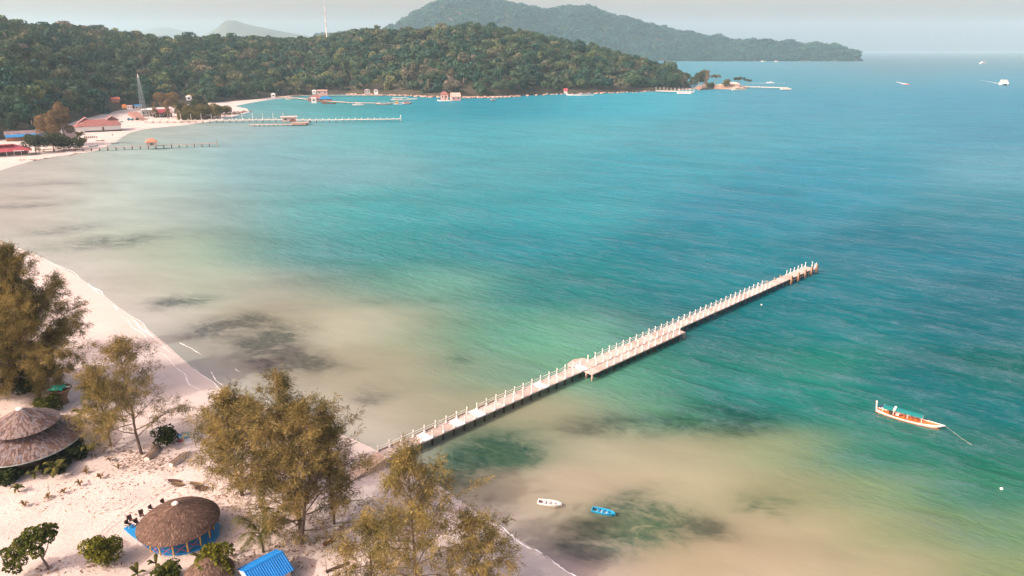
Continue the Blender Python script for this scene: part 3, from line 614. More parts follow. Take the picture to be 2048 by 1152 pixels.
PLAT0, PLAT1 = 44.6, 76.0
for k in range(nb + 1):
    s = k * SP; z = DZ + rp_.uniform(-.015, .015)
    if k < nb:
        obj("deck_slab", slab_me[rp_.choice([0, 0, 1, 2, 2, 3])], pier, (s, 0, z))
        if k in (3, 6, 8, 15, 20): obj("pale_slab", pale_me, pier, (s + rp_.uniform(-.3, .3), 0, z + .012))
        if k < 12 and k % 3 != 2: obj("kerb", kerb_me, pier, (s, .05, DZ))
        if s < 117: obj("railing", rail_me, pier, (s, -.12, DZ)) if k not in (21, 22, 8) else None
    if s < 117 or s > 129:
        lean_(obj("post", bal_me, pier, (s, -.12, z)))
        if s < 117 and not (PLAT0 + 1 < s < PLAT0 + 3): lean_(obj("post", bal_me, pier, (s, -WN + .1, z)))
    for yy in (-.3, -WN + .25): obj("pile", pile_me, pier, (s, yy, DZ))
    obj("crossbeam", cross_me, pier, (s, 0, DZ))
# bare stretch: short brown stubs; heavy fenders towards the head
for s in (119.5, 123.3, 126.5): obj("mooring_stub", pmesh(lambda b: b.box((0, -.05, .3), (.3, .25, .7)), "mooring_stub", m_wood_grey), pier, (s, 0, DZ))
fend = pmesh(lambda b: (b.box((0, 0, -.4), (.55, .35, 2.6)), b.box((.5, .05, -.55), (.3, .3, 2.0))), "fender_pile", M("fender_wood", (.36, .22, .15), .9, .3, 2, .01))
for s in (127.5, 131.5, 135.5, 139.3, 142.5): obj("fender_pile", fend, pier, (s, -WN - .35, DZ))
obj("fender_beam", pmesh(lambda b: b.box((135.3, -WN - .2, -.75), (15, .18, .2)), "fender_beam", m_wood_grey), pier, (0, 0, DZ))
obj("pier_head", pmesh(lambda b: b.box((nb * SP + .25, -WN / 2 - .1, -.12), (.46, WN + .9, .26)), "pier_head", m_deck), pier, (0, 0, DZ))
for s, y in ((142.8, -2.3), (141.6, -2.45), (142.9, -1.1)): obj("post", bal_me, pier, (s, y, DZ + .01))
# lower landing stage on the near side and small one on the far side
PW = 2.05; LZ = 1.42
lst = []
n = int((PLAT1 - PLAT0) / SP)
stage_me = [pmesh(lambda b, k=k: b.box((SP / 2, -PW / 2, -.1), (SP - .03, PW, .2)), "stage_slab", MATS["deck_concrete_%d" % k]) for k in range(4)]
for k in range(n):
    s = PLAT0 + k * SP
    obj("stage_slab", stage_me[rp_.choice([0, 1, 3, 3, 2])], pier, (s, -WN - .17, LZ + rp_.uniform(-.012, .012)))
    obj("pile", pile_me, pier, (s + .2, -WN - PW + .1, LZ)) if k % 1 == 0 else None
    if k > 1: obj("post", bal_me, pier, (s + .3, -WN - PW + .12, LZ))
pale_pile = pmesh(lambda b: b.box((0, 0, -1.6), (.3, .3, 3.0)), "stage_leg", m_wood_grey)
obj("stage_leg", pale_pile, pier, (PLAT0 + .2, -WN - PW, LZ)); obj("stage_leg", pale_pile, pier, (PLAT0 + .2, -WN - .6, LZ)); obj("stage_leg", pale_pile, pier, (PLAT0 + n * SP - .2, -WN - PW, LZ))
obj("side_stage", pmesh(lambda b: b.poly([(44.2, .2), (44.6, 1.9), (47.0, 2.5), (49.0, 1.6), (49.2, .2)], -.2, 0), "side_stage", m_deck), pier, (0, 0, 1.42))
for s, y in ((44.8, 1.5), (46.8, 2.0)): obj("stage_leg", pale_pile, pier, (s, y, 1.42))
# ramp down to the sand
rmp = MB(); L0 = 6.2
rmp.add([(0.02, .15, -.02), (0.02, -WN - .1, -.02), (-L0, -WN - .1, -1.2), (-L0, .15, -1.2), (0.02, .15, -1.5), (0.02, -WN - .1, -1.5), (-L0, -WN - .1, -1.7), (-L0, .15, -1.7)],
        [(0, 1, 2, 3), (7, 6, 5, 4), (0, 4, 5, 1), (2, 6, 7, 3), (1, 5, 6, 2), (3, 7, 4, 0)])
obj("ramp", rmp.mesh("ramp", M("ramp_concrete", (.40, .31, .25), .9, .25, .8, .01)), pier, (0, 0, DZ))
for s in (-1.2, -3.2): obj("pile", pile_me, pier, (s, -WN + .1, DZ - .3))

# ================================================================== BOATS
def hull(b, L, W, sheer, keel, plan, n=14, mi=0, rim=.0, tr=.85):
    """outer skin, x from stern (0) to bow (L); sheer/keel/plan give height, bottom and half width along t"""
    rows = []
    for i in range(n + 1):
        t = i / n; x = t * L; hw = W / 2 * plan(t); zs, zk = sheer(t), keel(t)
        rows.append([(x, -hw, zs), (x, -hw * .93, zs - (zs - zk) * .4), (x, -hw * tr * .6, zk + .02), (x, 0, zk), (x, hw * tr * .6, zk + .02), (x, hw * .93, zs - (zs - zk) * .4), (x, hw, zs)])
    vs = [p for r in rows for p in r]; fs = []
    for i in range(n):
        for j in range(6): a = i * 7 + j; fs.append((a, a + 1, a + 8, a + 7))
    fs.append(tuple(range(7))); b.add(vs, fs, mi)
def deck(b, L, W, z, plan, t0, t1, inset=.9, n=10, mi=0):
    vs = []; fs = []
    for i in range(n + 1):
        t = t0 + (t1 - t0) * i / n; hw = W / 2 * plan(t) * inset; zz = z(t) if callable(z) else z; vs += [(t * L, -hw, zz), (t * L, hw, zz)]
    for i in range(n): a = 2 * i; fs.append((a, a + 1, a + 3, a + 2))
    b.add(vs, fs, mi)
def gunwale(b, L, W, sheer, plan, th=.07, n=16, mi=0):
    for s in (-1, 1): b.tube([(L * i / n, s * W / 2 * plan(i / n), sheer(i / n)) for i in range(n + 1)], th, 5, mi)
# longtail boat
P0, P1 = at(1752, 822), at(1876, 857); LL = (P1 - P0).length + .9
LT = thing("longtail_boat", "orange wooden longtail boat with white gunwale and teal canopy moored in the green water", "boat", (P0.x, P0.y, 0), math.atan2(P1.y - P0.y, P1.x - P0.x))
W_ = 2.2
plan = lambda t: max(.02, (.42 + .58 * math.sin(min(1, t / .42) * math.pi / 2)) if t < .42 else max(0, 1 - ((t - .42) / .58) ** 2.2) ** .9)
sheer = lambda t: .36 + .46 * max(0, (t - .45) / .55) ** 2 + .22 * max(0, (.25 - t) / .25) ** 2
keel = lambda t: -.25 + 1.12 * max(0, (t - .82) / .18) ** 1.6
b = MB(); hull(b, LL, W_, sheer, keel, plan, 18); b.build("hull", M("hull_white", (.72, .62, .58), .5, .1, 1), LT, True)
b = MB(); hull(b, LL * .93, W_ * 1.02, lambda t: .12, lambda t: -.3, lambda t: plan(t * .93), 14); b.build("waterline_stripe", M("boot_orange", (.42, .15, .06), .6, .2, 2), LT, True)
b = MB(); deck(b, LL, W_, lambda t: sheer(t) - .13 + .1 * max(0, (t - .62) / .38), plan, .03, .93, .93); b.build("deck", m_orange, LT)
b = MB(); deck(b, LL, W_, lambda t: sheer(t) + .0, plan, .93, .985, .98, 3); gunwale(b, LL, W_, sheer, plan, .05); b.build("gunwale", m_white, LT)
b = MB(); b.beam((.02, 0, .3), (-.12, 0, 1.75), .16, .24); b.lathe([(.05, 0), (.13, .06), (.14, .2), (.05, .28)], 8, (-.13, 0, 1.7)); b.build("sternpost", m_white, LT)
b = MB(); b.box((-.25, .05, 1.72), (.34, .1, .12)); b.build("red_streamer", m_red, LT)
for k, (a, c) in enumerate(((.10, .245), (.29, .68))):
    b = MB(); x0, x1 = LL * a, LL * c; n = 8; vs = []
    for i in range(5):
        x = x0 + (x1 - x0) * i / 4
        for j in range(n + 1):
            t = -1 + 2 * j / n; vs.append((x, t * .86, 1.38 + .2 * math.cos(t * 1.4) - (.12 if k == 0 else 0)))
    fs = [(i * (n + 1) + j, i * (n + 1) + j + 1, (i + 1) * (n + 1) + j + 1, (i + 1) * (n + 1) + j) for i in range(4) for j in range(n)]
    b.add(vs, fs); b.add([(x, y, z - .04) for x, y, z in vs], [f[::-1] for f in fs]); b.build("canopy", m_teal, LT)
b = MB(); b.box((LL * .268, 0, 1.52), (.34, 1.5, .06)); b.build("canopy_strip", m_white, LT)
b = MB()
for s in (-1, 1): b.tube([(LL * .26, s * .8, 1.38), (LL * .68, s * .8, 1.38)], .028, 5); b.tube([(LL * .08, s * .62, 1.24), (LL * .26, s * .72, 1.29)], .045, 5)
b.build("canopy_rail", m_white, LT)
for x in (.10, .265, .47, .675):
    for s in (-1, 1): MB().tube([(LL * x, s * .74 * min(1, plan(x) + .1), .5), (LL * x, s * .79, 1.38)], .05, 5).build("canopy_post", m_white, LT)
b = MB(); b.box((LL * .225, -.3, .62), (.55, .5, .5)); b.box((LL * .225, -.25, .95), (.3, .3, .25)); b.tube([(LL * .2, -.3, .9), (LL * .06, 0, 1.15)], .05, 5); b.build("engine", m_wood_dark, LT)
b = MB(); b.box((LL * .055, .32, .98), (.5, .34, .34)); b.box((LL * .1, .4, 1.2), (.4, .16, .3)); b.build("tiller_box", M("navy_cloth", (.02, .05, .12), .8, .2, 3), LT)
b = MB(); b.box((LL * .32, -.2, .55), (.5, .5, .1)); b.box((LL * .32 + .22, -.2, .8), (.07, .5, .45)); b.build("seat", m_white, LT)
for x in (.42, .52, .6): MB().box((LL * x, 0, .55), (.3, 1.35, .07)).build("bench", m_orange, LT)
bow = LT.matrix_basis @ Vector((LL * .99, 0, .9)); e = at(2010, 925)
pts_ = [bow.lerp(Vector((e.x, e.y, -.05)), t) - Vector((0, 0, 1.0 * math.sin(math.pi * t) * .45)) for t in [i / 12 for i in range(13)]]
tag(MB().tube(pts_, .013, 4).build("mooring_rope", M("rope", (.55, .52, .46), .9, .2, 5)), "pale mooring rope running from the longtail boat's bow into the water", "rope")
# two dinghies
def dinghy(name, label, P0, P1, mo, mi_, mw, mfloor):
    L = (P1 - P0).length; d = thing(name, label, "boat", (P0.x, P0.y, 0), math.atan2(P1.y - P0.y, P1.x - P0.x), "dinghies anchored in the shallows"); W = L * .34
    pl = lambda t: .80 + .20 * math.sin(min(1, t / .45) * math.pi / 2) if t < .45 else max(.16, (1 - ((t - .45) / .55) ** 2.6 * .86))
    sh = lambda t: .42 + .14 * t * t; ke = lambda t: -.12 + .35 * max(0, (t - .75) / .25) ** 2
    b = MB(); hull(b, L, W, sh, ke, pl, 14); b.build("hull", mo, d, True)
    b = MB(); deck(b, L, W, .16, pl, .05, .86, .86); b.build("floor", mfloor, d)
    b = MB(); gunwale(b, L, W, sh, pl, .055); b.box((.02, 0, .40), (.12, W * .84, .12)); deck(b, L, W, lambda t: sh(t) + .01, pl, .86, 1.0, .98, 3); b.build("gunwale", mo, d)
    b = MB(); deck(b, L, W, .30, pl, .04, .17, .86, 2); b.build("motor_well", mw, d)
    for t in (.29, .5, .72):
        b = MB(); w2 = W * pl(t) * .90; b.box((L * t, 0, .36), (L * .085, w2, .05)); b.box((L * t, -w2 * .0, .26), (L * .05, w2 * .8, .16)); b.build("bench", mi_, d)
    MB().box((L + .02, 0, .38), (.14, .16, .26)).build("bow_cleat", mo, d)
dinghy("dinghy", "small white rowing dinghy floating over pale sand", at(1076, 1007), at(1122, 1014), M("dinghy_white", (.80, .76, .72), .45, .08, 2), M("bench_grey", (.48, .44, .45), .7, .1, 2), M("well_brown", (.12, .08, .08), .8, .3, 2), M("dinghy_floor", (.70, .66, .62), .6, .08, 2))
dinghy("dinghy", "small bright blue rowing dinghy beside dark sea-grass", at(1184, 1022), at(1229, 1033), M("dinghy_blue", (.02, .30, .50), .45, .1, 2), M("bench_blue", (.015, .19, .36), .6, .1, 2), M("well_dark", (.02, .05, .07), .8, .3, 2), M("blue_floor", (.50, .55, .58), .7, .1, 2))
for (x, y), lb in (((1523, 610), "white mooring buoy floating beside the long pier"), ((2003, 978), "white mooring buoy floating near the right edge"), ((1430, 1018), None)):
    if not lb: continue
    p = at(x, y); bu = thing("mooring_buoy", lb, "buoy", (p.x, p.y, 0), 0, "mooring buoys"); MB().lathe([(.05, -.15), (.2, -.08), (.23, .04), (.17, .17), (.06, .23)], 10).build("float", m_white, bu, True); MB().tube([(0, 0, .2), (.03, 0, .34)], .03, 5).build("eye", m_wood_grey, bu)

# ================================================================== THATCHED HUT
def fringe_cone(b, prof, n, cnt, rng, ln, wd, mis, lift=.04, sl=.0):
    """short strips laid down the slope of a lathe profile"""
    rs = np.array([p[0] for p in prof]); zs = np.array([p[1] for p in prof]); seg = np.hypot(np.diff(rs), np.diff(zs)); cum = np.r_[0, np.cumsum(seg)]
    for _ in range(cnt):
        u = math.sqrt(rng.random()) * cum[-1]; v = min(cum[-1] + .12, u + ln * rng.uniform(.6, 1.4)); t = rng.uniform(0, 6.283); dt = rng.uniform(-.06, .06) / max(.3, u / cum[-1])
        r0, z0 = np.interp(u, cum, rs), np.interp(u, cum, zs); r1, z1 = np.interp(min(v, cum[-1]), cum, rs), np.interp(min(v, cum[-1]), cum, zs); r1 += max(0, v - cum[-1]) * .8; z1 -= max(0, v - cum[-1]) * .6
        w_ = wd * rng.uniform(.5, 1.5) / 2; a = lift * rng.uniform(.4, 1); c = a * rng.uniform(.6, 2.2)
        ta = t + dt; h0 = w_ / max(r0, .3); h1 = w_ / max(r1, .3) * .8
        b.add([((r0) * math.cos(t - h0), r0 * math.sin(t - h0), z0 + a), (r0 * math.cos(t + h0), r0 * math.sin(t + h0), z0 + a), (r1 * math.cos(ta + h1), r1 * math.sin(ta + h1), z1 + c), (r1 * math.cos(ta - h1), r1 * math.sin(ta - h1), z1 + c)], [(0, 1, 2, 3)], rng.choice(mis))
rt_ = random.Random(11)
hp = at(357.5, 1044, 2.75); HXY = (hp.x, hp.y); hg = gz(*HXY)
hut = thing("thatched_hut", "round open hut with a domed brown thatched roof on a blue deck", "hut", (HXY[0], HXY[1], hg))
zr = topz((*HXY, 0), 1006) - hg; er = 4.85
prof = [(.25, zr), (.7, zr - .22), (1.6, zr - .62), (2.8, zr - 1.2), (3.8, zr - 1.78), (4.5, zr - 2.3), (er, zr - 2.72)]
ez = zr - 2.72
b = MB(); b.lathe(prof + [(er - .05, ez - .12), (er - .5, ez + .12), (2.5, zr - 1.3)], 48, mod=lambda r, z, t: (r * (1 + .012 * math.sin(9 * t + r)), z + .05 * math.sin(7 * t + r * 3))); b.build("roof", m_thatch, hut, True)
b = MB(); fringe_cone(b, prof, 48, 6500, rt_, .75, .09, [0, 0, 0, 0, 0, 0, 1, 2, 2], .05); tag(b.build("thatch_straw", [m_thatch, m_thatch_lt, M("thatch_dark", (.085, .052, .038), .95, .3, 4)], hut), None, None, None, "stuff")
b = MB(); b.lathe([(.42, zr - .12), (.44, zr - .02), (.30, zr + .1), (.05, zr + .14)], 12); b.build("roof_cap", M("cap_pale", (.66, .60, .53), .8, .1, 3), hut, True)
dkp = [at(x, y, hg + .28) for x, y in ((247,1056),(262,1069),(283,1084),(300,1097),(318,1106),(340,1109),(370,1107),(400,1098),(425,1085),(438,1068),(440,1050),(425,1030),(395,1018),(360,1014),(325,1020),(284,1040))]
dkp = [(v.x - HXY[0], v.y - HXY[1]) for v in dkp]
b = MB(); b.poly(dkp, .05, .28); b.build("deck", m_blue, hut)
for k in range(12):
    t = R(-150 + k * 24); MB().tube([(3.9 * math.cos(t), 3.9 * math.sin(t), .28), (3.95 * math.cos(t), 3.95 * math.sin(t), ez + .35)], .095, 7).build("post", m_yellow, hut)
    if k in (1, 2, 3, 4, 6, 8):
        t2 = t + R(24); b = MB(); a_ = [3.9 * math.cos(t), 3.9 * math.sin(t)]; c_ = [3.9 * math.cos(t2), 3.9 * math.sin(t2)]
        b.tube([(*a_, .35), (*c_, 1.55)], .035, 4); b.tube([(*c_, .35), (*a_, 1.55)], .035, 4); b.build("cross_brace", m_red, hut)
# chairs along the edge of the deck
m_seat = M("brown_cushion", (.11, .06, .045), .9, .2, 4)
ch0 = None
def make_chair(label):
    c = thing("beach_chair", label, "chair", (0, 0, 0), 0, "brown chairs lined up beside the thatched hut")
    MB().box((0, 0, .42), (.6, .6, .08)).build("seat", m_seat, c); MB().box((-.3, 0, .76), (.1, .6, .62)).build("backrest", m_seat, c)
    for sx in (-1, 1):
        for sy in (-1, 1): MB().tube([(sx * .26, sy * .26, 0), (sx * .25, sy * .25, .4)], .035, 5).build("leg", m_white, c)
    for sy in (-1, 1): MB().beam((-.3, sy * .32, .64), (.3, sy * .32, .62), .07, .05).build("armrest", m_white, c)
    return c
for (x, y), lb in (((263, 1049), "brown chair with white legs on the tip of the blue deck"), ((284, 1035), "brown chair with white legs second from the tip of the blue deck"), ((305, 1024), "brown chair with white legs third from the tip of the blue deck"), ((329, 1012), "brown chair with white legs closest to the hut's roof cap"), ((259, 1058), "brown chair lowest on the tip of the blue deck"), ((276, 1056), "brown chair half under the hut's left eave on the blue deck")):
    p = atg(x, y); p.z += .28 if y > 1040 else 0
    if ch0 is None: ch0 = make_chair(lb); ch0.location = p; ch0.rotation_euler.z = R(-35)
    else: dup(ch0, p, R(-35 + rt_.uniform(-25, 25)), lb)

# ================================================================== TWO-TIER PAVILION
vp = at(53, 873, 3.6); pvx = thing("round_pavilion", "large round pavilion with two tiers of weathered shingle roof at the left edge", "pavilion", (vp.x, vp.y, gz(vp.x, vp.y)))
gzp = pvx.location.z
bx_ = at(27, 817, 8.2); zt = topz((vp.x, vp.y, 0), 817, 20) - gzp
shing = [M("shingle_pale", (.20, .16, .148), .9, .3, 3), M("shingle_brown", (.13, .085, .07), .9, .3, 3), M("shingle_dark", (.085, .06, .06), .9, .3, 3), M("shingle_grey", (.16, .15, .17), .9, .25, 3)]
def shingles(b, prof, rng, rowlen, wd, mis, ov=1.5):
    (r0, z0), (r1, z1) = prof; L_ = math.hypot(r1 - r0, z1 - z0); nr = int(L_ / rowlen)
    for i in range(nr):
        ra, rb = r0 + (r1 - r0) * i / nr, r0 + (r1 - r0) * min(1.01, (i + ov) / nr); za, zb = z0 + (z1 - z0) * i / nr, z0 + (z1 - z0) * min(1.01, (i + ov) / nr); m = max(10, int(6.283 * rb / wd))
        for j in range(m):
            if rng.random() < .06: continue
            t = 6.283 * (j + rng.uniform(-.12, .12)) / m; h = 3.1416 / m * rng.uniform(.75, .98); q = rng.uniform(.02, .07); tw = rng.uniform(-.02, .02)
            sect = math.sin(t * 3.1 + 1) + math.sin(t * 7.3 + i) * .6
            mi = rng.choice(mis) if sect < .5 else rng.choice([1, 2, 1, 3])
            b.add([(ra * math.cos(t - h), ra * math.sin(t - h), za + .015), (ra * math.cos(t + h), ra * math.sin(t + h), za + .015), (rb * math.cos(t + h + tw), rb * math.sin(t + h + tw), zb + q), (rb * math.cos(t - h + tw), rb * math.sin(t - h + tw), zb + q)], [(0, 1, 2, 3)], mi)
rp2 = random.Random(21)
lo_r, lo_z = 7.5, 2.7; up_r, up_z = 4.75, zt - 2.55
b = MB(); b.lathe([(2.5, up_z - .2), (lo_r, lo_z), (lo_r - .03, lo_z - .1), (2.5, up_z - .5)], 40); b.build("lower_roof", shing[1], pvx, False)
b = MB(); shingles(b, ((3.2, up_z - .52), (lo_r + .06, lo_z + .0)), rp2, .55, .26, [0, 0, 1, 0, 1, 2, 3]); tag(b.build("lower_shingles", shing, pvx), None, None, None, "stuff")
b = MB(); b.lathe([(.2, zt), (up_r, up_z), (up_r - .03, up_z - .1), (.3, zt - .4)], 40); b.build("upper_roof", shing[1], pvx, False)
b = MB(); shingles(b, ((.25, zt), (up_r + .05, up_z)), rp2, .55, .26, [0, 0, 0, 1, 0, 1, 3]); tag(b.build("upper_shingles", shing, pvx), None, None, None, "stuff")
b = MB(); b.lathe([(.5, zt - .14), (.5, zt - .02), (.3, zt + .1), (.04, zt + .14)], 12); b.build("roof_cap", MATS["cap_pale"], pvx, True)
b = MB(); b.lathe([(lo_r - .02, lo_z - .16), (lo_r + .10, lo_z - .16), (lo_r + .10, lo_z - .02), (lo_r - .02, lo_z - .02)], 40); b.build("eave_band", M("pale_teal_fascia", (.42, .50, .47), .7, .2, 2), pvx)
for k in range(14):
    t = k * 2 * math.pi / 14 + .2; MB().tube([(6.2 * math.cos(t), 6.2 * math.sin(t), -.3), (6.2 * math.cos(t), 6.2 * math.sin(t), lo_z + .2)], .12, 6).build("post", m_wood_brown, pvx)
for k in range(8):
    t = k * math.pi / 4; MB().tube([(3.0 * math.cos(t), 3.0 * math.sin(t), -.3), (3.0 * math.cos(t), 3.0 * math.sin(t), up_z + .8)], .12, 6).build("inner_post", m_wood_brown, pvx)
MB().lathe([(6.0, -.2), (6.0, .12), (.2, .12)], 32).build("floor", m_wood_dark, pvx)
b = MB(); b.lathe([(4.2, .12), (4.2, 1.1), (4.0, 1.1), (4.0, .12)], 28); b.build("bar_counter", m_wood_brown, pvx)

# ================================================================== BASKET LOOKOUT WITH GREEN TARP
cp = atg(127, 806); bk = thing("basket_lookout", "round woven lookout basket on a splayed base with a green tarpaulin over its rim", "lookout", cp)
bz_ = topz(cp, 778) - cp.z
b = MB(); b.lathe([(.95, -.1), (.75, bz_ * .35), (1.1, bz_ * .7), (1.75, bz_), (1.85, bz_ + .12), (1.65, bz_ + .14), (1.0, bz_ * .75), (.5, bz_ * .6)], 22, mod=lambda r, z, t: (r * (1 + .03 * math.sin(11 * t)), z)); b.build("basket", M("basket_weave", (.20, .125, .075), .95, .4, 3, .05), bk, True)
b = MB(); g = []
nx = 12
for i in range(nx + 1):
    for j in range(nx + 1):
        u, v = -1 + 2 * i / nx, -1 + 2 * j / nx; x, y = u * 1.15 - .35, v * 1.0 - .1; g.append((x, y, bz_ + .25 + .65 * max(0, 1 - u * u) * max(0, 1 - v * v) ** .8 + .08 * math.sin(9 * u + 5 * v) + .06 * math.sin(13 * v - 7 * u)))
b.add(g, [(i * (nx + 1) + j, (i + 1) * (nx + 1) + j, (i + 1) * (nx + 1) + j + 1, i * (nx + 1) + j + 1) for i in range(nx) for j in range(nx)])
b.build("tarpaulin", M("green_tarp", (.02, .52, .34), .45, .15, 3, spec=.4), bk)
b = MB(); b.tube([(1.05, .2, bz_ + .3), (1.35, .05, bz_ + .42), (1.55, .45, bz_ + .3)], .12, 6); b.build("white_bundle", m_white, bk)
fp_ = atg(142, 782); fl = thing("flag_pole", "white pole with a small red and white pennant beside the green tarpaulin", "flag", fp_); fh = topz(fp_, 705) - fp_.z
MB().tube([(0, 0, -.2), (0, 0, fh * .5), (.05, 0, fh)], [.07, .06, .04], 6).build("pole", m_white, fl)
b = MB(); b.add([(.02, 0, fh), (.04, .0, fh - 1.5), (.28, .05, fh - 1.3), (.38, -.04, fh - .8), (.22, .03, fh - .3)], [(0, 1, 2), (0, 2, 3), (0, 3, 4)]); b.add([(-.02, .02, fh - .3), (-.04, .02, fh - 1.5), (-.5, .05, fh - 1.45), (-.35, .0, fh - .9)], [(0, 1, 2, 3)], 1); b.build("pennant", [m_red, m_white], fl)
hk = atg(101, 782); h_ = thing("bent_pole", "grey pole with a hooked top left of the green tarpaulin", "pole", hk); hh = topz(hk, 741) - hk.z
MB().tube([(0, 0, -.2), (0, 0, hh - .7), (.1, 0, hh - .2), (-.05, 0, hh), (-.35, 0, hh - .15), (-.4, 0, hh - .6)], .07, 6).build("pole", m_wood_grey, h_)

# ================================================================== THINGS ON THE SAND
# two old rowing boats lying upside down
def upturned(label, a, c, mat1):
    P, Q = atg(*a), atg(*c); L = (Q - P).length; d = thing("upturned_rowboat", label, "boat", P, math.atan2(Q.y - P.y, Q.x - P.x), "old rowing boats upside down on the sand"); W = 1.25
    pl = lambda t: .62 + .38 * math.sin(min(1, t / .45) * math.pi / 2) if t < .45 else max(.3, 1 - ((t - .45) / .55) ** 2.2 * .7)
    n = 12; rows = []
    for i in range(n + 1):
        t = i / n; hw = W / 2 * pl(t); z = .50 - .16 * max(0, (t - .75) / .25) ** 2
        rows.append([(t * L, -hw, -.05), (t * L, -hw * .86, z * .82), (t * L, -hw * .3, z), (t * L, hw * .3, z), (t * L, hw * .86, z * .82), (t * L, hw, -.05)])
    vs = [p for r in rows for p in r]; fs = [(i * 6 + j, i * 6 + j + 1, i * 6 + j + 7, i * 6 + j + 6) for i in range(n) for j in range(5)]
    b = MB(); b.add(vs, fs); b.build("hull", mat1, d)
    b = MB(); b.add([tuple(p) for p in rows[0]], [(0, 1, 2, 3, 4, 5)]); b.add([(p[0], p[1], p[2]) for p in rows[-1]], [(5, 4, 3, 2, 1, 0)]); b.build("transom", M("transom_white", (.72, .66, .58), .7, .15, 2), d)
    for y in (-.22, 0, .22): MB().beam((.1, y * W, .52), (L * .82, y * W, .51), .09, .07).build("keel_strip", M("keel_brown", (.17, .11, .075), .9, .3, 3), d)
    for y in (-.40, .40): MB().beam((.2, y * W, .40), (L * .7, y * W * 1.05, .40), .06, .05).build("side_strip", MATS["keel_brown"], d)
upturned("upturned wooden rowboat beside a tree trunk, its narrow end towards the hut", (294, 921), (318, 894), M("boat_tan", (.40, .30, .22), .85, .3, 1.5, .01))
upturned("upturned rowboat with a white square transom lying alone on open sand", (342, 933), (379, 905), M("boat_grey", (.46, .37, .29), .85, .3, 1.5, .01))
# blue boards behind the boats
for (x, y), lb, c1, c2 in (((362, 884), "blue billboard with a red foot standing on the sand, left of its pair", (.03, .22, .42), (.32, .06, .10)), ((374, 880), "smaller light blue billboard standing on the sand, right of its pair", (.06, .38, .55), (.10, .28, .45))):
    p = atg(x, y); s = thing("billboard", lb, "billboard", p, R(25)); hgt = topz(p, y - 16) - p.z
    MB().box((0, 0, hgt / 2), (.82, .08, hgt)).build("panel", M("bill_" + lb[:4], c1, .6, .25, 3), s)
    MB().box((0, -.055, .3), (.80, .02, .5)).build("printed_band", M("band_" + lb[:4], c2, .6, .4, 4), s)
    MB().box((0, -.055, hgt * .62), (.6, .02, .4)).build("printed_picture", M("pic_" + lb[:4], (.30, .55, .62), .6, .4, 5), s)
    for q in (-1, 1): MB().tube([(q * .35, .1, -.2), (q * .35, .1, hgt)], .03, 5).build("stake", m_wood_dark, s)
bt = atg(382, 884); b = MB(); b.box((0, 0, .2), (1.8, 1.3, .36)); tb = thing("sand_platform", "low pale wooden platform behind the billboards", "platform", bt, R(20)); b.build("deck", m_slab, tb); MB().box((0, 0, .02), (1.6, 1.1, .1)).build("base", m_wood_dark, tb)
# low rattan lounge seats
def lounge(label, x, y, rz, mat):
    p = atg(x, y); s = thing("rattan_lounger", label, "lounger", p, rz, "low loungers scattered on the sand"); n = 10; vs = []; fs = []
    for i in range(n + 1):
        t = i / n
        for j in range(5):
            u = -1 + j / 2; vs.append((t * 1.7 - .85, u * .42 * (math.sin(math.pi * (.08 + .9 * t)) ** .5), .25 + .32 * (1 - t) ** 2 + .12 * u * u - .1 * t))
    for i in range(n):
        for j in range(4): a = i * 5 + j; fs.append((a, a + 5, a + 6, a + 1))
    b = MB(); b.add(vs, fs); b.add([(x_, y_, z_ - .06) for x_, y_, z_ in vs], [f[::-1] for f in fs]); b.build("seat", mat, s, True)
    for y_ in (-.3, .3): MB().tube([(-1.25, y_ * .4, .85), (-.6, y_, .35), (.5, y_, .0)], .03, 5).build("frame", m_wood_dark, s)
    for y_ in (-.3, .3): MB().tube([(-.55, y_, 0), (.1, y_, .3)], .03, 5).build("leg", m_wood_dark, s)
m_rat = M("rattan", (.11, .06, .045), .9, .3, 6); m_rat2 = M("rattan_olive", (.17, .12, .06), .9, .3, 6)
lounge("dark brown lounger behind its neighbour, left of the four on the sand", 350, 966, R(15), m_rat); lounge("brown lounger in front of the leftmost one on the sand", 357, 972, R(8), m_rat2)
lounge("olive brown lounger standing alone between the others on the sand", 393, 972, R(5), m_rat2); lounge("dark folded lounger closest to the big feathery tree", 404, 980, R(40), m_rat)
# blue corrugated roof
def corrugated(b, A, B_, D_, E_, ribs, h=.06, mi=0):
    """sheet A-B (eave) to D-E (ridge) with ribs running from eave to ridge"""
    A, B_, D_, E_ = map(Vector, (A, B_, D_, E_)); nrm = (B_ - A).cross(D_ - A).normalized(); vs = []; fs = []; N_ = ribs * 4
    for i in range(N_ + 1):
        t = i / N_; up = h * (1 if i % 4 in (1, 2) else 0)
        vs += [A.lerp(B_, t) + nrm * up, D_.lerp(E_, t) + nrm * up]
    for i in range(N_): a = 2 * i; fs.append((a, a + 2, a + 3, a + 1))
    b.add(vs, fs, mi)
ra, rb_ = at(494, 1141, 3.1), at(566, 1103, 3.1)                    # ridge ends
rdir = (rb_ - ra); RL = rdir.length; rdir.normalize(); rside = Vector((rdir.y, -rdir.x, 0))
bs = thing("blue_roofed_shed", "shed with a bright blue corrugated gable roof at the bottom edge", "shed", (ra.x, ra.y, gz(ra.x, ra.y)), math.atan2(rdir.y, rdir.x))
zz = 3.1 - bs.location.z; m_blue2 = M("blue_roof_sheet", (.008, .15, .44), .6, .12, .8, spec=.15)
b = MB(); corrugated(b, (-.4, -2.5, zz - 1.15), (RL, -2.5, zz - 1.15), (-.4, -.02, zz), (RL, -.02, zz), 18, .07); b.build("roof_sheet", m_blue2, bs)
b = MB(); corrugated(b, (RL, 1.9, zz - .75), (-.4, 1.9, zz - .75), (RL, .02, zz), (-.4, .02, zz), 16, .045); b.build("roof_sheet", m_blue2, bs)
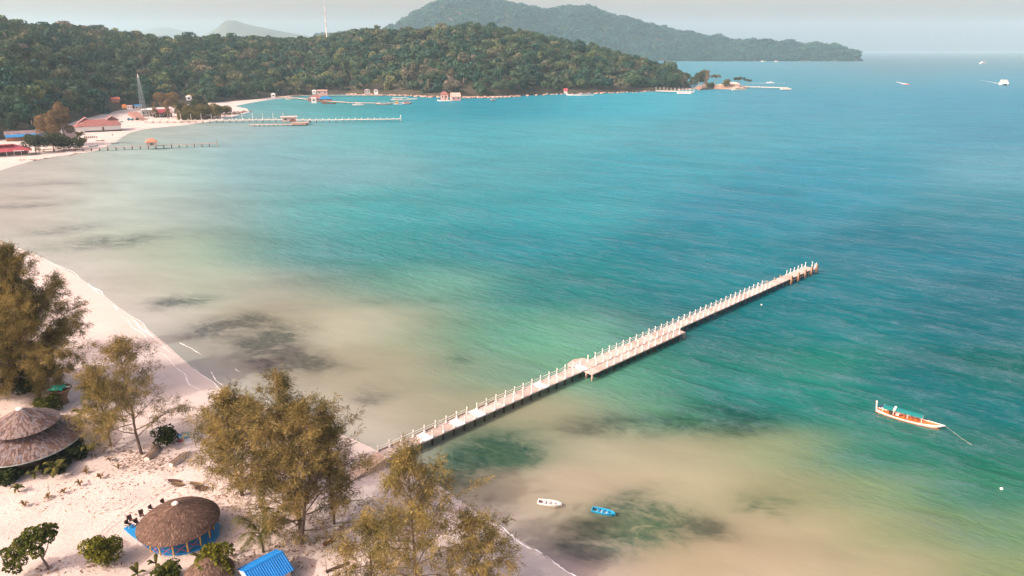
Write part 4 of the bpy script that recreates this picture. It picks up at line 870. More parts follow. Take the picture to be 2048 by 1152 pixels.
MB().beam((-.4, 0, zz + .03), (RL + .02, 0, zz + .03), .2, .07).build("ridge_cap", m_blue2, bs)
b = MB(); b.box((RL / 2, -.3, (zz - 1.3) / 2), (RL - .6, 3.4, zz - 1.3)); b.build("wall", M("shed_wall", (.40, .34, .30), .9, .2, 1), bs)
b = MB(); b.add([(-.42, -2.5, zz - 1.2), (-.42, 1.9, zz - .8), (-.42, 0, zz - .02), (-.36, -2.5, zz - 1.2), (-.36, 1.9, zz - .8), (-.36, 0, zz - .02)], [(0, 2, 1), (3, 4, 5), (0, 1, 4, 3), (1, 2, 5, 4), (2, 0, 3, 5)]); b.build("gable", m_white, bs)
# second thatch at the bottom edge
tp = at(420, 1152, 2.2); t2 = thing("thatched_hut", "small thatched hut mostly hidden by a bush at the bottom edge", "hut", (tp.x, tp.y, gz(tp.x, tp.y))); z2 = topz((tp.x, tp.y, 0), 1121) - t2.location.z
pf = [(.2, z2), (1.0, z2 - .35), (2.0, z2 - .95), (2.7, z2 - 1.6)]
b = MB(); b.lathe(pf + [(2.6, z2 - 1.75), (.5, z2 - .6)], 30); b.build("roof", m_thatch, t2, True)
b = MB(); fringe_cone(b, pf, 30, 2200, rt_, .6, .08, [0, 0, 0, 1, 2], .05); tag(b.build("thatch_straw", [m_thatch, m_thatch_lt, MATS["thatch_dark"]], t2), None, None, None, "stuff")
for k in range(6): t = k * 1.05; MB().tube([(2.2 * math.cos(t), 2.2 * math.sin(t), 0), (2.2 * math.cos(t), 2.2 * math.sin(t), z2 - 1.3)], .08, 6).build("post", m_wood_brown, t2)
# swing frame / beam at the bottom, red log, rail
sa, sb = at(654, 1147, 1.6), at(696, 1131, 1.6); sf = thing("swing_frame", "dark beam of a beach swing on two posts at the bottom edge", "swing", (sa.x, sa.y, gz(sa.x, sa.y)), math.atan2(sb.y - sa.y, sb.x - sa.x)); sl_ = (sb - sa).length
MB().beam((-.1, 0, 1.5), (sl_ + .2, 0, 1.5), .3, .26).build("beam", m_wood_dark, sf)
for x in (.1, sl_ - .3): MB().tube([(x, 0, -.2), (x, 0, 1.5)], .09, 6).build("post", m_wood_grey, sf)
for x in (sl_ * .35, sl_ * .6): MB().tube([(x, 0, .4), (x, 0, 1.5)], .02, 4).build("rope", m_wood_grey, sf)
MB().box((sl_ * .475, 0, .4), (sl_ * .3, .3, .06)).build("seat", m_wood_brown, sf)
la, lb_ = atg(647, 1093), atg(668, 1083); lg = thing("log_bench", "reddish brown log bench lying under the big feathery tree", "bench", la, math.atan2(lb_.y - la.y, lb_.x - la.x)); ll = (lb_ - la).length
MB().tube([(0, 0, .3), (ll, 0, .34)], [.2, .16], 8).build("seat_log", M("red_log", (.16, .05, .035), .9, .3, 3), lg)
for x in (.3, ll - .3): MB().box((x, 0, .1), (.25, .4, .3)).build("leg", m_wood_dark, lg)
pt_ = atg(654, 1146); pl_ = thing("bare_pole", "thin bare pole standing beside the beach swing", "pole", pt_); MB().tube([(0, 0, -.2), (-.05, .05, topz(pt_, 1108) - pt_.z)], [.06, .04], 6).build("shaft", m_wood_grey, pl_)
# ================================================================== FOREGROUND TREES
m_casu = leaf("casuarina_needles", (.108, .098, .036), (.295, .228, .082), .40, .24)
m_casu_dk = leaf("casuarina_needles_green", (.09, .082, .034), (.26, .20, .073), .40, .22)
m_broad = leaf("broad_leaves", (.035, .055, .014), (.10, .11, .022), 1.2, .3, (.15, .14, .03))
m_broad_yel = leaf("yellow_green_leaves", (.07, .085, .014), (.17, .165, .025), 1.2, .35)
m_broad_dk = leaf("dark_leaves", (.018, .030, .012), (.045, .058, .020), 1.0, .25)
m_palm = leaf("palm_leaves", (.05, .060, .018), (.12, .11, .035), 1.5, .3)
m_dry = leaf("dry_leaves", (.12, .075, .030), (.22, .15, .07), 2, .3)
def blades(rng, brushes, per, L0, W0, mat, name):
    """feathery needle brushes: (x,y,z, dx,dy,dz, length, radius)"""
    B = np.array(brushes); n = len(B); per = int(per); idx = np.repeat(np.arange(n), per); m = len(idx)
    ax = B[idx, 3:6]; t = rng.random((m, 1)); p = B[idx, :3] + ax * B[idx, 6:7] * t + rng.standard_normal((m, 3)) * B[idx, 7:8] * .22
    d = ax * .7 + rng.standard_normal((m, 3)) * .55; d[:, 2] -= .10; d /= np.linalg.norm(d, axis=1)[:, None]
    L_ = L0 * rng.uniform(.55, 1.35, (m, 1)); s = np.cross(d, rng.standard_normal((m, 3))); s /= np.linalg.norm(s, axis=1)[:, None] + 1e-9; s *= W0 * rng.uniform(.6, 1.3, (m, 1))
    mid = p + d * L_ * .5; tip = p + d * L_; tip[:, 2] -= L_[:, 0] * .16
    V = np.stack([p, mid - s, tip, mid + s], 1).reshape(-1, 3)
    return np_mesh(name, V, np.arange(m)[:, None] * 4 + np.arange(4), mat)
def casuarina(label, base, top_y, Rr, seed, nl=26, per=26, fork=1, low=.12, mat=None, dens=1.0, lean=(0, 0), shape=.35, h=None):
    rd = random.Random(seed); base = Vector(base); H_ = h or (topz(base, top_y) - base.z)
    T = thing("casuarina_tree", label, "tree", base, 0, "feathery beach trees along the sand"); wood = MB(); br = []
    def prof(t): return (1 - ((t - shape) / (1 - shape)) ** 1.7) if t > shape else (.72 + .28 * (t / shape))
    def brush(p, d, s=1.0): br.append((*p, *d, rd.uniform(.8, 1.5) * s, rd.uniform(.7, 1.2)))
    def limb(p, d, L, r, lev):
        n = 6; path = [p]; dd = d.copy(); q = p.copy()
        for i in range(n):
            dd = (dd + Vector((rd.uniform(-.22, .22), rd.uniform(-.22, .22), .13 - .05 * i if lev == 0 else rd.uniform(-.14, .08)))).normalized(); q = q + dd * L / n; path.append(q.copy())
        wood.tube(path, [max(.012, r * (1 - .85 * i / n)) for i in range(n + 1)], 5 if lev == 0 else 4, cap=False)
        if lev == 0:
            nsub = max(4, int(L * 1.75 * dens))
            for k in range(nsub):
                t = .22 + .78 * (k + rd.random()) / nsub; i = min(n - 1, int(t * n)); pp = path[i].lerp(path[i + 1], t * n - i); ax = (path[i + 1] - path[i]).normalized()
                rnd = Vector((rd.gauss(0, 1), rd.gauss(0, 1), rd.gauss(.25, .6))).normalized(); d2 = (ax * .55 + rnd * .8).normalized()
                limb(pp, d2, L * rd.uniform(.16, .34) + .4, r * .35, 1)
            brush(path[-1], dd)
        else:
            nb_ = max(2, int(L * 2.0 * dens))
            for k in range(nb_):
                t = .3 + .7 * (k + rd.random()) / nb_; i = min(n - 1, int(t * n)); pp = path[i].lerp(path[i + 1], t * n - i); ax = (path[i + 1] - path[i]).normalized()
                brush(pp, (ax * .6 + Vector((rd.gauss(0, .5), rd.gauss(0, .5), rd.gauss(.1, .4)))).normalized())
            brush(path[-1], dd, 1.1)
    for f in range(fork):
        az = rd.uniform(0, 6.28); sp = 0 if fork == 1 else rd.uniform(.12, .3); n = 9; q = Vector((0, 0, -.3)); path = [q.copy()]; hh = H_ * (1 if f == 0 else rd.uniform(.72, .95))
        for i in range(n):
            t = i / n; q = q + Vector((lean[0] / n + sp * math.cos(az) * hh / n * (1 - t * .5) + rd.uniform(-.12, .12), lean[1] / n + sp * math.sin(az) * hh / n * (1 - t * .5) + rd.uniform(-.12, .12), (hh + .3) / n)); path.append(q.copy())
        r0 = .011 * H_ + .05
        wood.tube(path, [max(.02, r0 * (1 - .93 * (i / n) ** .9)) for i in range(n + 1)], 8, cap=False)
        for i in range(nl):
            t = low + (1 - low) * ((i + .5) / nl) ** .95; x = t * n; k = min(n - 1, int(x)); p = path[k].lerp(path[k + 1], x - k); a = az + i * 2.399 + rd.uniform(-.5, .5)
            el = R(12 + 48 * t + rd.uniform(-14, 16)); L = max(.7, Rr * prof(t) * rd.uniform(.6, 1.12) * (1 if fork == 1 else .75)); d = Vector((math.cos(a) * math.cos(el), math.sin(a) * math.cos(el), math.sin(el)))
            limb(p, d, L, r0 * .42 * (1 - .6 * t), 0)
        brush(path[-1], Vector((0, 0, 1)), 1.2)
    wood.build("trunk", m_bark, T)
    obj("crown", blades(np.random.default_rng(seed), br, per * 1.5, .56, .034, mat or m_casu, "crown"), T)
    return T
casuarina("tall dense feathery tree at the left edge above the lookout basket", atg(82, 806), 500, 9.8, 1, 50, 26, 1, .16, m_casu, 1.1)
casuarina("feathery tree crowded against the left frame edge, in front of the tallest one", atg(-8, 800), 575, 8.0, 2, 40, 28, 1, .10, m_casu, 1.1)
casuarina("feathery tree half out of frame at the left edge, its tip above the others", atg(-42, 740), 470, 6.5, 3, 28, 24, 1, .15, m_casu_dk, 1.0)
casuarina("airy feathery tree with a clear trunk beside the upturned rowboats", atg(283, 908), 692, 8.2, 4, 28, 20, 1, .16, m_casu_dk, .62, (0, 0), .30)
casuarina("short bushy feathery tree leaning over the pavilion's eave", atg(222, 892), 752, 5.6, 5, 22, 24, 1, .12, m_casu, 1.0, (-1.0, 0))
casuarina("wide feathery tree behind the two loungers, left half of the big central clump", atg(484, 990), 772, 9.2, 6, 26, 22, 2, .10, m_casu, .72)
casuarina("biggest many-stemmed feathery tree in the central clump, rising beside the pier ramp", atg(604, 1086), 778, 12.0, 7, 24, 22, 3, .10, m_casu_dk, .68)
casuarina("slim dark feathery tree standing against the pier's shore end", atg(668, 1048), 836, 3.8, 8, 24, 22, 1, .12, m_casu_dk, .95)
casuarina("pale feathery tree at the bottom edge with its pointed tip just below the pier", atg(832, 1176), 914, 8.0, 9, 36, 22, 1, .08, m_casu, .72)
casuarina("low feathery tree at the bottom edge beside the foam line", atg(950, 1200), 1050, 5.2, 10, 24, 20, 1, .10, m_casu, .9)
casuarina("low feathery sapling behind the beach swing", atg(742, 1165), 1050, 3.8, 14, 18, 20, 1, .08, m_casu, .9)
casuarina("small olive feathery shrub left of the green tarpaulin", atg(106, 806), 722, 2.9, 12, 18, 26, 1, .06, m_casu, 1.1)

def leafy(name, label, cat, base, blobs, size, mat, trunk=None, per=90, group=None):
    T = thing(name, label, cat, base, 0, group); rng = np.random.default_rng(abs(hash(label)) % 99991 if False else sum(map(ord, label)))
    V, Fc = blob_leaves(rng, blobs, per, size, .55, .35); obj("crown", np_mesh("crown", V, Fc, mat), T)
    b = MB()
    for path, r in (trunk or [([(0, 0, -.2), (0, 0, .8)], [.12, .06])]): b.tube(path, r, 7)
    b.build("trunk", m_bark, T); return T
# small broadleaf tree, leaning left
sb = atg(98, 1138); sx = lambda px, py, z: tuple(at(px, py, z) - sb)
rr_ = random.Random(5); bl = []
for px_, py_, z_, r_ in ((85,1062,5.4,.95),(62,1070,5.2,1.0),(100,1058,5.0,.75),(45,1085,4.6,.95),(70,1085,4.7,1.0),(95,1075,4.6,.8),(30,1100,3.9,.85),(52,1102,3.9,.85),(22,1118,3.0,.8),(40,1122,2.8,.75),(18,1134,2.2,.65),(108,1068,4.6,.4),(75,1105,4.0,.7),(12,1104,3.4,.6),(34,1140,1.9,.5)):
    p = sx(px_, py_, z_); bl.append((*p, r_))
tk = [Vector((0, 0, -.2)), Vector((-.3, .05, .9)), Vector((-.65, .1, 1.8)), Vector(sx(82, 1090, 3.6)), Vector(sx(85, 1068, 4.8))]
leafy("broadleaf_tree", "small round-leaved tree leaning left in the bottom left corner", "tree", sb, bl, .17, m_broad, [(tk, [.17, .13, .10, .07, .04]), ([tk[2], Vector(sx(60, 1108, 3.0)), Vector(sx(40, 1110, 3.2))], [.09, .06, .03]), ([tk[3], Vector(sx(60, 1080, 4.6))], [.07, .03]), ([Vector((-.5, .1, 1.4)), Vector(sx(95, 1095, 3.2)), Vector(sx(98, 1074, 4.3))], [.08, .06, .03])], 300)
def bush(label, px_, py_, wpx, hpx, mat, size=.16, seed=0, name="bush"):
    c = atg(px_, py_ + hpx * .8); dep = (c - Vector((0, 0, HC))).length; r = wpx / F * dep; hh = hpx / F * dep * 1.25; rd = random.Random(seed + px_); bl = []
    for _ in range(15):
        a = rd.uniform(0, 6.28); q = rd.random() ** .5 * .66; bl.append((q * r * math.cos(a), q * r * math.sin(a), hh * rd.uniform(.45, 1.75) * (1.05 - .35 * q), r * rd.uniform(.36, .5)))
    return leafy(name, label, "bush", c, bl, size, mat, None, 230 if size < .2 else 120)
bush("round yellow-green bush on the sand left of the domed hut", 210, 1110, 29, 23, m_broad_yel, .16)
bush("yellow-green bush at the bottom edge in front of the small thatched hut", 430, 1143, 42, 24, m_broad_yel, .17)
bush("small green shrub at the bottom edge left of the hidden thatched hut", 338, 1152, 24, 14, m_broad, .15)
bush("dark bush beside the tree trunk behind the upturned rowboat", 334, 878, 20, 17, m_broad_dk, .15)
bush("large dark broad-leaved bush at the left edge below the feathery trees", 22, 745, 48, 44, m_broad_dk, .22)
bush("dark leafy bush between the big dark bush and the olive shrub", 66, 765, 30, 24, m_broad_dk, .2)
bush("green shrub at the foot of the lookout basket", 100, 812, 20, 12, m_broad, .16)
bush("dark shrub under the pavilion's eave, nearest the tree", 152, 908, 20, 9, m_broad_dk, .18)
bush("dark shrub under the middle of the pavilion's eave", 112, 932, 22, 7, m_broad_dk, .18)
bush("dark shrub by the pavilion at the left frame edge", 14, 956, 22, 8, m_broad_dk, .18)
bush("reddish dry shrub between the pavilion and the short feathery tree", 150, 888, 14, 10, m_dry, .15)
def frond(b, p, az, L, rise, droop, w, n=9, pinnate=True):
    pts_ = []; 
    for i in range(n + 1):
        t = i / n; r = L * (t - .18 * t * t); z = rise * L * math.sin(t * math.pi * .62) - droop * L * t ** 2.2; pts_.append(Vector((p[0] + r * math.cos(az), p[1] + r * math.sin(az), p[2] + z)))
    s = Vector((-math.sin(az), math.cos(az), 0))
    if pinnate:
        b.tube(pts_, [.035 * (1 - .8 * i / n) for i in range(n + 1)], 3, cap=False)
        m = n * 4
        for k in range(m):
            t = .12 + .88 * k / m; i = min(n - 1, int(t * n)); q = pts_[i].lerp(pts_[i + 1], t * n - i); fw_ = (pts_[i + 1] - pts_[i]).normalized(); ll_ = w * (math.sin(math.pi * min(1, t * .9 + .12)) ** .6)
            for sg in (-1, 1):
                e = q + (s * sg * .8 + fw_ * .55 + Vector((0, 0, -.38))) * ll_; b.add([q - fw_ * .05, q + fw_ * .05, e], [(0, 1, 2)])
    else:
        vs = []
        for i, q in enumerate(pts_):
            hw = w * math.sin(math.pi * min(1, .06 + .94 * i / n)) ** .7; vs += [q - s * hw + Vector((0, 0, -.25 * hw)), q + Vector((0, 0, .12 * hw)), q + s * hw + Vector((0, 0, -.25 * hw))]
        for i in range(n):
            a = 3 * i; b.add([], []); 
        b.add(vs, [f for i in range(n) for f in ((3 * i, 3 * i + 3, 3 * i + 4, 3 * i + 1), (3 * i + 1, 3 * i + 4, 3 * i + 5, 3 * i + 2))])
def palm(label, base, h, L, n, seed, mat=None, pin=True, w=.55, name="coconut_palm", cat="palm", group=None, lean=(0, 0), rise=(.25, .8), droop=.55):
    rd = random.Random(seed); T = thing(name, label, cat, base, rd.uniform(0, 6), group); tp_ = (lean[0], lean[1], h)
    MB().tube([(0, 0, -.2), (lean[0] * .3, lean[1] * .3, h * .5), tp_], [.16 + .01 * h, .12, .09] if h > 1.4 else [.09, .08, .05], 7).build("trunk", m_bark, T)
    for k in range(n):
        b = MB(); frond(b, tp_, k * 2.399 + rd.uniform(-.3, .3), L * rd.uniform(.75, 1.1), rd.uniform(*rise), droop * rd.uniform(.5, 1.3), w * L / 3, 7 if pin else 5, pin); b.build("frond", mat or m_palm, T)
    return T
palm("leafy coconut palm rising behind the blue corrugated roof", atg(527, 1104), 2.6, 4.2, 17, 1, w=.9, rise=(.3, 1.0))
palm("dark coconut palm beside the lookout basket", atg(196, 822), 2.8, 3.6, 13, 2, w=.8, rise=(.3, 1.0))
palm("dark coconut palm crown hidden low behind the short feathery tree", atg(172, 846), 1.6, 3.0, 11, 3, w=.8)
YP = [((116, 950), 1.1, 2.3, 9, "tall young banana palm with two pale upright leaves, in front of the pavilion"), ((184, 914), 1.2, 1.6, 9, "young palm with a visible stem standing on the sand below the short feathery tree"), ((70, 956), .7, 1.5, 8, "young dark palm on the sand just below the pavilion's eave"), ((37, 984), .5, 1.2, 8, "dark leafy palm seedling nearest the pavilion's left end"),
      ((313, 1134), .5, 1.3, 4, "sparse seedling with one bright upright leaf, between the round bush and the domed hut"), ((276, 1152), .4, 1.4, 4, "sparse seedling at the bottom edge below the round bush"), ((402, 1122), .5, 1.5, 4, "seedling with two long blades in front of the domed hut"), ((458, 1112), .9, 1.3, 5, "thin seedling with a tall stem left of the coconut palm")]
for (x, y), h_, l_, n_, lb in YP: palm(lb, atg(x, y), h_, l_, n_, x, m_palm, False, .55, "young_palm", "plant", "young palms planted in the sand", rise=(.3, .9), droop=.5)
DP = [((97, 997), "dry yellow seedling on the sand, second from the left in its row"), ((128, 986), "brown dry seedling in the middle of the row on the sand"), ((160, 972), "thin dark-tipped seedling on the sand right of the row's middle"), ((201, 957), "orange-brown dry seedling at the right end of the row"), ((50, 1013), "brown tufted seedling at the left end of the row"), ((173, 946), "small dry tuft on the sand between the two larger young palms"), ((237, 938), "faint dry tuft on the sand towards the upturned rowboats"), ((220, 922), "brownish dry tuft near the narrow end of the upturned rowboat")]
for (x, y), lb in DP: palm(lb, atg(x, y), .15, .85, 8, x, m_dry, False, .42, "dry_seedling", "plant", "dry seedlings in a row on the sand", rise=(.5, 1.2), droop=.4)

# ================================================================== FAR SHORE
def crown_tree(label, px_, py_, top, wpx, mat, seed, name="shore_tree", group="trees along the far beach", kind=0, base=None):
    p = base or atg(px_, py_); dep = (p - Vector((0, 0, HC))).dot(Vector(FW)); r = wpx / F * dep; h_ = topz(p, top, 300) - p.z; rng = np.random.default_rng(seed); bl = []
    for i in range(14):
        a = rng.uniform(0, 6.28); q = rng.random() ** .6
        if kind == 0: bl.append((q * r * .75 * math.cos(a), q * r * .75 * math.sin(a), h_ * rng.uniform(.35, .88), r * rng.uniform(.3, .45)))
        elif kind == 1: t = rng.random(); bl.append((q * r * .7 * (1 - t * .7) * math.cos(a), q * r * .7 * (1 - t * .7) * math.sin(a), h_ * (.15 + .75 * t), r * rng.uniform(.28, .42) * (1 - t * .35)))
        else: bl.append((q * r * .85 * math.cos(a), q * r * .85 * math.sin(a), h_ * rng.uniform(.82, .94), r * rng.uniform(.16, .26)))
    T = thing(name, label, "tree", p, 0, group); V, Fc = blob_leaves(rng, bl, 60 if r > 4 else 160, .32 if r > 4 else .2, .72, .2); obj("crown", np_mesh("crown", V, Fc, mat), T)
    b = MB(); b.tube([(0, 0, -1), (.2, 0, h_ * .5), (0, 0, h_ * .8)], [h_ * .025 + .1, h_ * .018 + .05, .05], 6)
    for k in range(4): a = k * 1.6; b.tube([(.1, 0, h_ * (.4 + .1 * k)), (r * .5 * math.cos(a), r * .5 * math.sin(a), h_ * (.62 + .08 * k))], [.12, .04], 4)
    b.build("trunk", m_trunk_pale, T); return T
m_far_brown = leaf("far_tree_brown", (.15, .11, .06), (.25, .17, .09), .2, .3)
m_far_green = leaf("far_tree_green", (.04, .062, .04), (.09, .095, .045), .2, .25)
m_far_olive = leaf("far_tree_olive", (.09, .09, .04), (.18, .15, .06), .2, .25)
m_far_pink = leaf("far_tree_pink", (.20, .12, .11), (.30, .18, .16), .3, .25)
for a in [("tallest golden brown feathery tree on the far beach, left of the red-roofed resort", 132, 290, 186, 30, m_far_brown, 1, 1), ("brown bushy tree at the left foot of the tall golden one", 106, 292, 226, 26, m_far_brown, 2, 0),
          ("dark tree between the far red roof and the far pier", 72, 306, 268, 22, m_far_green, 3, 0), ("dark spreading tree where the far pier meets the sand", 108, 302, 266, 20, m_far_green, 4, 0), ("dark tree close to the little thatched gable", 138, 299, 272, 24, m_far_green, 5, 0), ("brownish shrub at the seaward end of the far grove", 163, 296, 276, 12, m_far_olive, 6, 0), ("small light tree beside the far red roof", 78, 304, 276, 8, m_far_olive, 7, 1),
          ("thin golden tree left of the white beach building", 312, 236, 201, 10, m_far_brown, 8, 1), ("pointed golden tree in front of the long red-roofed bungalow", 336, 238, 202, 10, m_far_brown, 9, 1), ("wide brown tree behind the red-roofed bungalow", 338, 226, 184, 22, m_far_brown, 10, 0), ("olive tree on the rocky point, nearest the bungalow", 364, 234, 206, 18, m_far_olive, 11, 0), ("olive bush in the middle of the rocky point", 392, 238, 214, 22, m_far_olive, 12, 0), ("yellowish bush at the tip of the rocky point", 424, 236, 212, 22, m_far_olive, 13, 0), ("low bush at the foot of the rocky point", 380, 241, 228, 24, m_far_olive, 14, 0), ("brownish bush behind the tip of the rocky point", 404, 222, 200, 20, m_far_green, 15, 0), ("yellow low scrub at the end of the rocky point", 446, 228, 216, 16, m_far_olive, 16, 0),
          ("small green tree on the beach in front of the resort", 158, 277, 262, 9, m_far_olive, 17, 0)]:
    crown_tree(*a[:7], kind=a[7])
for a in [("pale pink dead tree on the slope, at the far left", 20, 246, 112, 8, 31), ("pink dead tree with a forked top right of the paler one", 93, 240, 118, 8, 32)]:
    p0 = at(a[1], a[2]); u = Vector((p0.x, p0.y, 0)).normalized(); p0 = p0 + u * 190; p0.z = 62 if a[1] < 50 else 52
    crown_tree(a[0], 0, 0, a[3], a[4], m_far_pink, a[5], "dead_tree", "pink dead trees on the slope", 1, p0)
for (x, y, t), lb in (((441, 203, 172), "tall coconut palm alone above the far cove's shore"), ((552, 196, 170), "coconut palm leftmost of the group behind the floating walkway"), ((566, 195, 166), "coconut palm second in the group behind the floating walkway"), ((592, 195, 168), "tallest coconut palm of the group, leaning over the walkway"), ((620, 194, 174), "coconut palm right beside the pink upper house"), ((390, 216, 192), "coconut palm beside the small white hut")):
    p = at(x, y); u = Vector((p.x, p.y, 0)).normalized(); p = p + u * 6; h_ = topz(p, t, 80) - .5; palm(lb, (p.x, p.y, .5), h_, 6.0, 12, x, m_far_olive, True, 1.6, "coconut_palm", "palm", "coconut palms on the far shore", (1.5, 0))

# generic house parts
def house(name, label, cat, pos, rz, w_, d_, h_, rh, mw, mr, roof="gable", ov=.6, wins=0, doors=0, group=None, skirt=0):
    T = thing(name, label, cat, pos, rz, group)
    MB().box((0, 0, h_ / 2 - skirt / 2), (w_, d_, h_ + skirt)).build("wall", mw, T)
    W2, D2 = w_ / 2 + ov, d_ / 2 + ov; z = h_ - .05; b = MB()
    if roof == "gable": v_ = [(-W2, -D2, z), (W2, -D2, z), (W2, D2, z), (-W2, D2, z), (-W2, 0, z + rh), (W2, 0, z + rh)]; fs = [(0, 1, 5, 4), (2, 3, 4, 5), (0, 4, 3), (1, 2, 5)]
    elif roof == "hip": v_ = [(-W2, -D2, z), (W2, -D2, z), (W2, D2, z), (-W2, D2, z), (-W2 * .35, 0, z + rh), (W2 * .35, 0, z + rh)]; fs = [(0, 1, 5, 4), (2, 3, 4, 5), (3, 0, 4), (1, 2, 5)]
    else: v_ = [(-W2, -D2, z), (W2, -D2, z), (W2, D2, z + rh), (-W2, D2, z + rh), (-W2, -D2, z + .2), (W2, -D2, z + .2)]; fs = [(4, 5, 2, 3), (0, 1, 5, 4)]
    b.add(v_, fs); b.add([(x, y, zz_ - .15) for x, y, zz_ in v_], [f[::-1] for f in fs]); b.build("roof", mr, T)
    for k in range(wins):
        x = -w_ / 2 + w_ * (k + .5) / wins; f = MB().box((x, -d_ / 2 - .02, h_ * .55), (w_ / wins * .5, .08, h_ * .4)).build("window", m_white, T); MB().box((x, -d_ / 2 - .05, h_ * .55), (w_ / wins * .4, .06, h_ * .32)).build("pane", m_glass, f)
    for k in range(doors): MB().box((w_ * (.1 + .3 * k), -d_ / 2 - .02, h_ * .4), (1.2, .1, h_ * .8)).build("door", m_wood_brown, T)
    return T
face = lambda p: math.atan2(p.y, p.x) - math.pi / 2         # turn a front (-y) towards the beach
m_rwall = M("rust_wall", (.36, .17, .10), .9, .2, .5); m_greywall = M("grey_wall", (.40, .36, .34), .9, .2, .5); m_maroon = M("maroon_roof", (.30, .06, .075), .7, .2, .4); m_pinkw = M("pink_wall", (.58, .36, .32), .8, .15, .5); m_bluetarp = M("blue_tarp", (.015, .16, .36), .6, .15, .5); m_pinkroof = M("pink_roof", (.52, .35, .30), .85, .15, .5)
# resort with white boundary front and red gables
p = atg(197, 262); T = house("beach_resort", "large beach resort with a long white front wall and red-brown gabled roofs", "resort", p, face(p) + .05, 30, 13, 4.4, 4.2, m_white, m_redtile, "hip", .8, 0, 1)
for x, y, w_, h_, zb, rz in ((-7, 5, 13, 4.6, 5.6, 0), (10.5, 6, 10, 3.2, 7.2, 0)):
    b = MB(); b.box((x, y, zb - 1.5), (w_ * .8, 7, 5)); b.build("upper_wall", m_cream, T)
    b = MB(); v_ = [(x - w_ / 2, y - 4, zb), (x + w_ / 2, y - 4, zb), (x, y - 4, zb + h_), (x - w_ / 2, y + 5, zb), (x + w_ / 2, y + 5, zb), (x, y + 5, zb + h_)]; b.add(v_, [(0, 2, 5, 3), (1, 4, 5, 2), (0, 1, 2), (4, 3, 5)]); b.build("gable_roof", m_redtile, T)
    b = MB(); b.beam(Vector(v_[0]) + Vector((0, -.1, .1)), Vector(v_[2]) + Vector((0, -.1, .15)), .35, .3); b.beam(Vector(v_[1]) + Vector((0, -.1, .1)), Vector(v_[2]) + Vector((0, -.1, .15)), .35, .3); b.build("verge_board", m_white, T)
b = MB(); b.add([(7, -5.2, 4.6), (14.5, -5.2, 4.6), (14, 0, 7.2), (7.5, 0, 7.2)], [(0, 1, 2, 3)]); b.build("porch_roof", m_redtile, T)
b = MB(); b.add([(-13, -4.9, 4.9), (-5, -4.9, 4.9), (-6, -1, 6.6), (-11, -1, 6.6)], [(0, 1, 2, 3)]); b.beam((-13, -5, 5), (-9, -4, 6.6), .25); b.beam((-5, -5, 5), (-9, -4, 6.6), .25); b.build("porch_gable", m_pinkroof, T)
MB().box((0, -7.2, .45), (31, .5, 1.0)).build("hedge", m_far_green, T)
# red roofed restaurant at the left edge
p = atg(14, 311); T = house("restaurant", "maroon-roofed beach restaurant cut by the left frame edge", "restaurant", p, face(p), 22, 9, 2.8, 3.6, M("dark_timber", (.12, .08, .07), .9, .3, .5), m_maroon, "hip", 1.6, 0)  # walls in one dark brown timber colour
MB().box((0, -5.6, .1), (23, 2, .5)).build("terrace", m_greywall, T); MB().box((-.5, -1, 6.2), (9, 3.5, .5)).build("ridge_roof", m_maroon, T)
for k in range(7): MB().tube([(-10.5 + 3.5 * k, -6.0, .2), (-10.5 + 3.5 * k, -6.0, 2.9)], .12, 5).build("post", m_white, T)
for s in (-1, 1): MB().beam((s * 3.5, -6.3, 3.0), (s * 8.5, -6.3, 2.9), .5, .35).build("eave_board", m_white, T)
# long building with a blue awning
p = atg(60, 284); p = p + Vector((p.x, p.y, 0)).normalized() * 15; T = house("market_hall", "long low building with a bright blue awning and rust-coloured wall", "building", p, face(p), 26, 8, 4.2, 2.2, m_rwall, M("grey_purple_roof", (.17, .13, .14), .9, .2, .5), "gable", .5, 0)
b = MB(); b.add([(-13, -4.0, 4.4), (13, -4.0, 4.4), (13, -7.5, 3.0), (-13, -7.5, 3.0), (-13, -7.5, 2.8), (13, -7.5, 2.8)], [(0, 3, 2, 1), (3, 4, 5, 2)]); b.build("awning", m_bluetarp, T)
for x in (-12.5, -6, 0, 6, 12.5): MB().tube([(x, -7.3, 0), (x, -7.3, 2.9)], .1, 5).build("awning_post", m_wood_grey, T)
p = atg(141, 280); T = house("thatched_gable", "small greyish thatched gable hut amid the far grove", "hut", p, face(p) + .6, 6, 5, 1.2, 4.2, m_wood_brown, M("grey_thatch", (.34, .25, .22), .95, .3, 1), "gable", .7)
p = atg(148, 271); T = house("beach_tent", "small blue-topped beach tent in front of the resort", "tent", p, face(p), 5, 4, 1.6, 1.6, M("tent_side", (.05, .10, .14), .8, .2, 1), m_bluetarp, "hip", .4)
p = atg(164, 270); T = house("beach_kiosk", "tiny pale beach kiosk right of the blue tent", "kiosk", p, face(p), 3.4, 3, 2.2, .8, m_greywall, M("kiosk_roof", (.5, .42, .36), .8, .2, 1), "hip", .3)
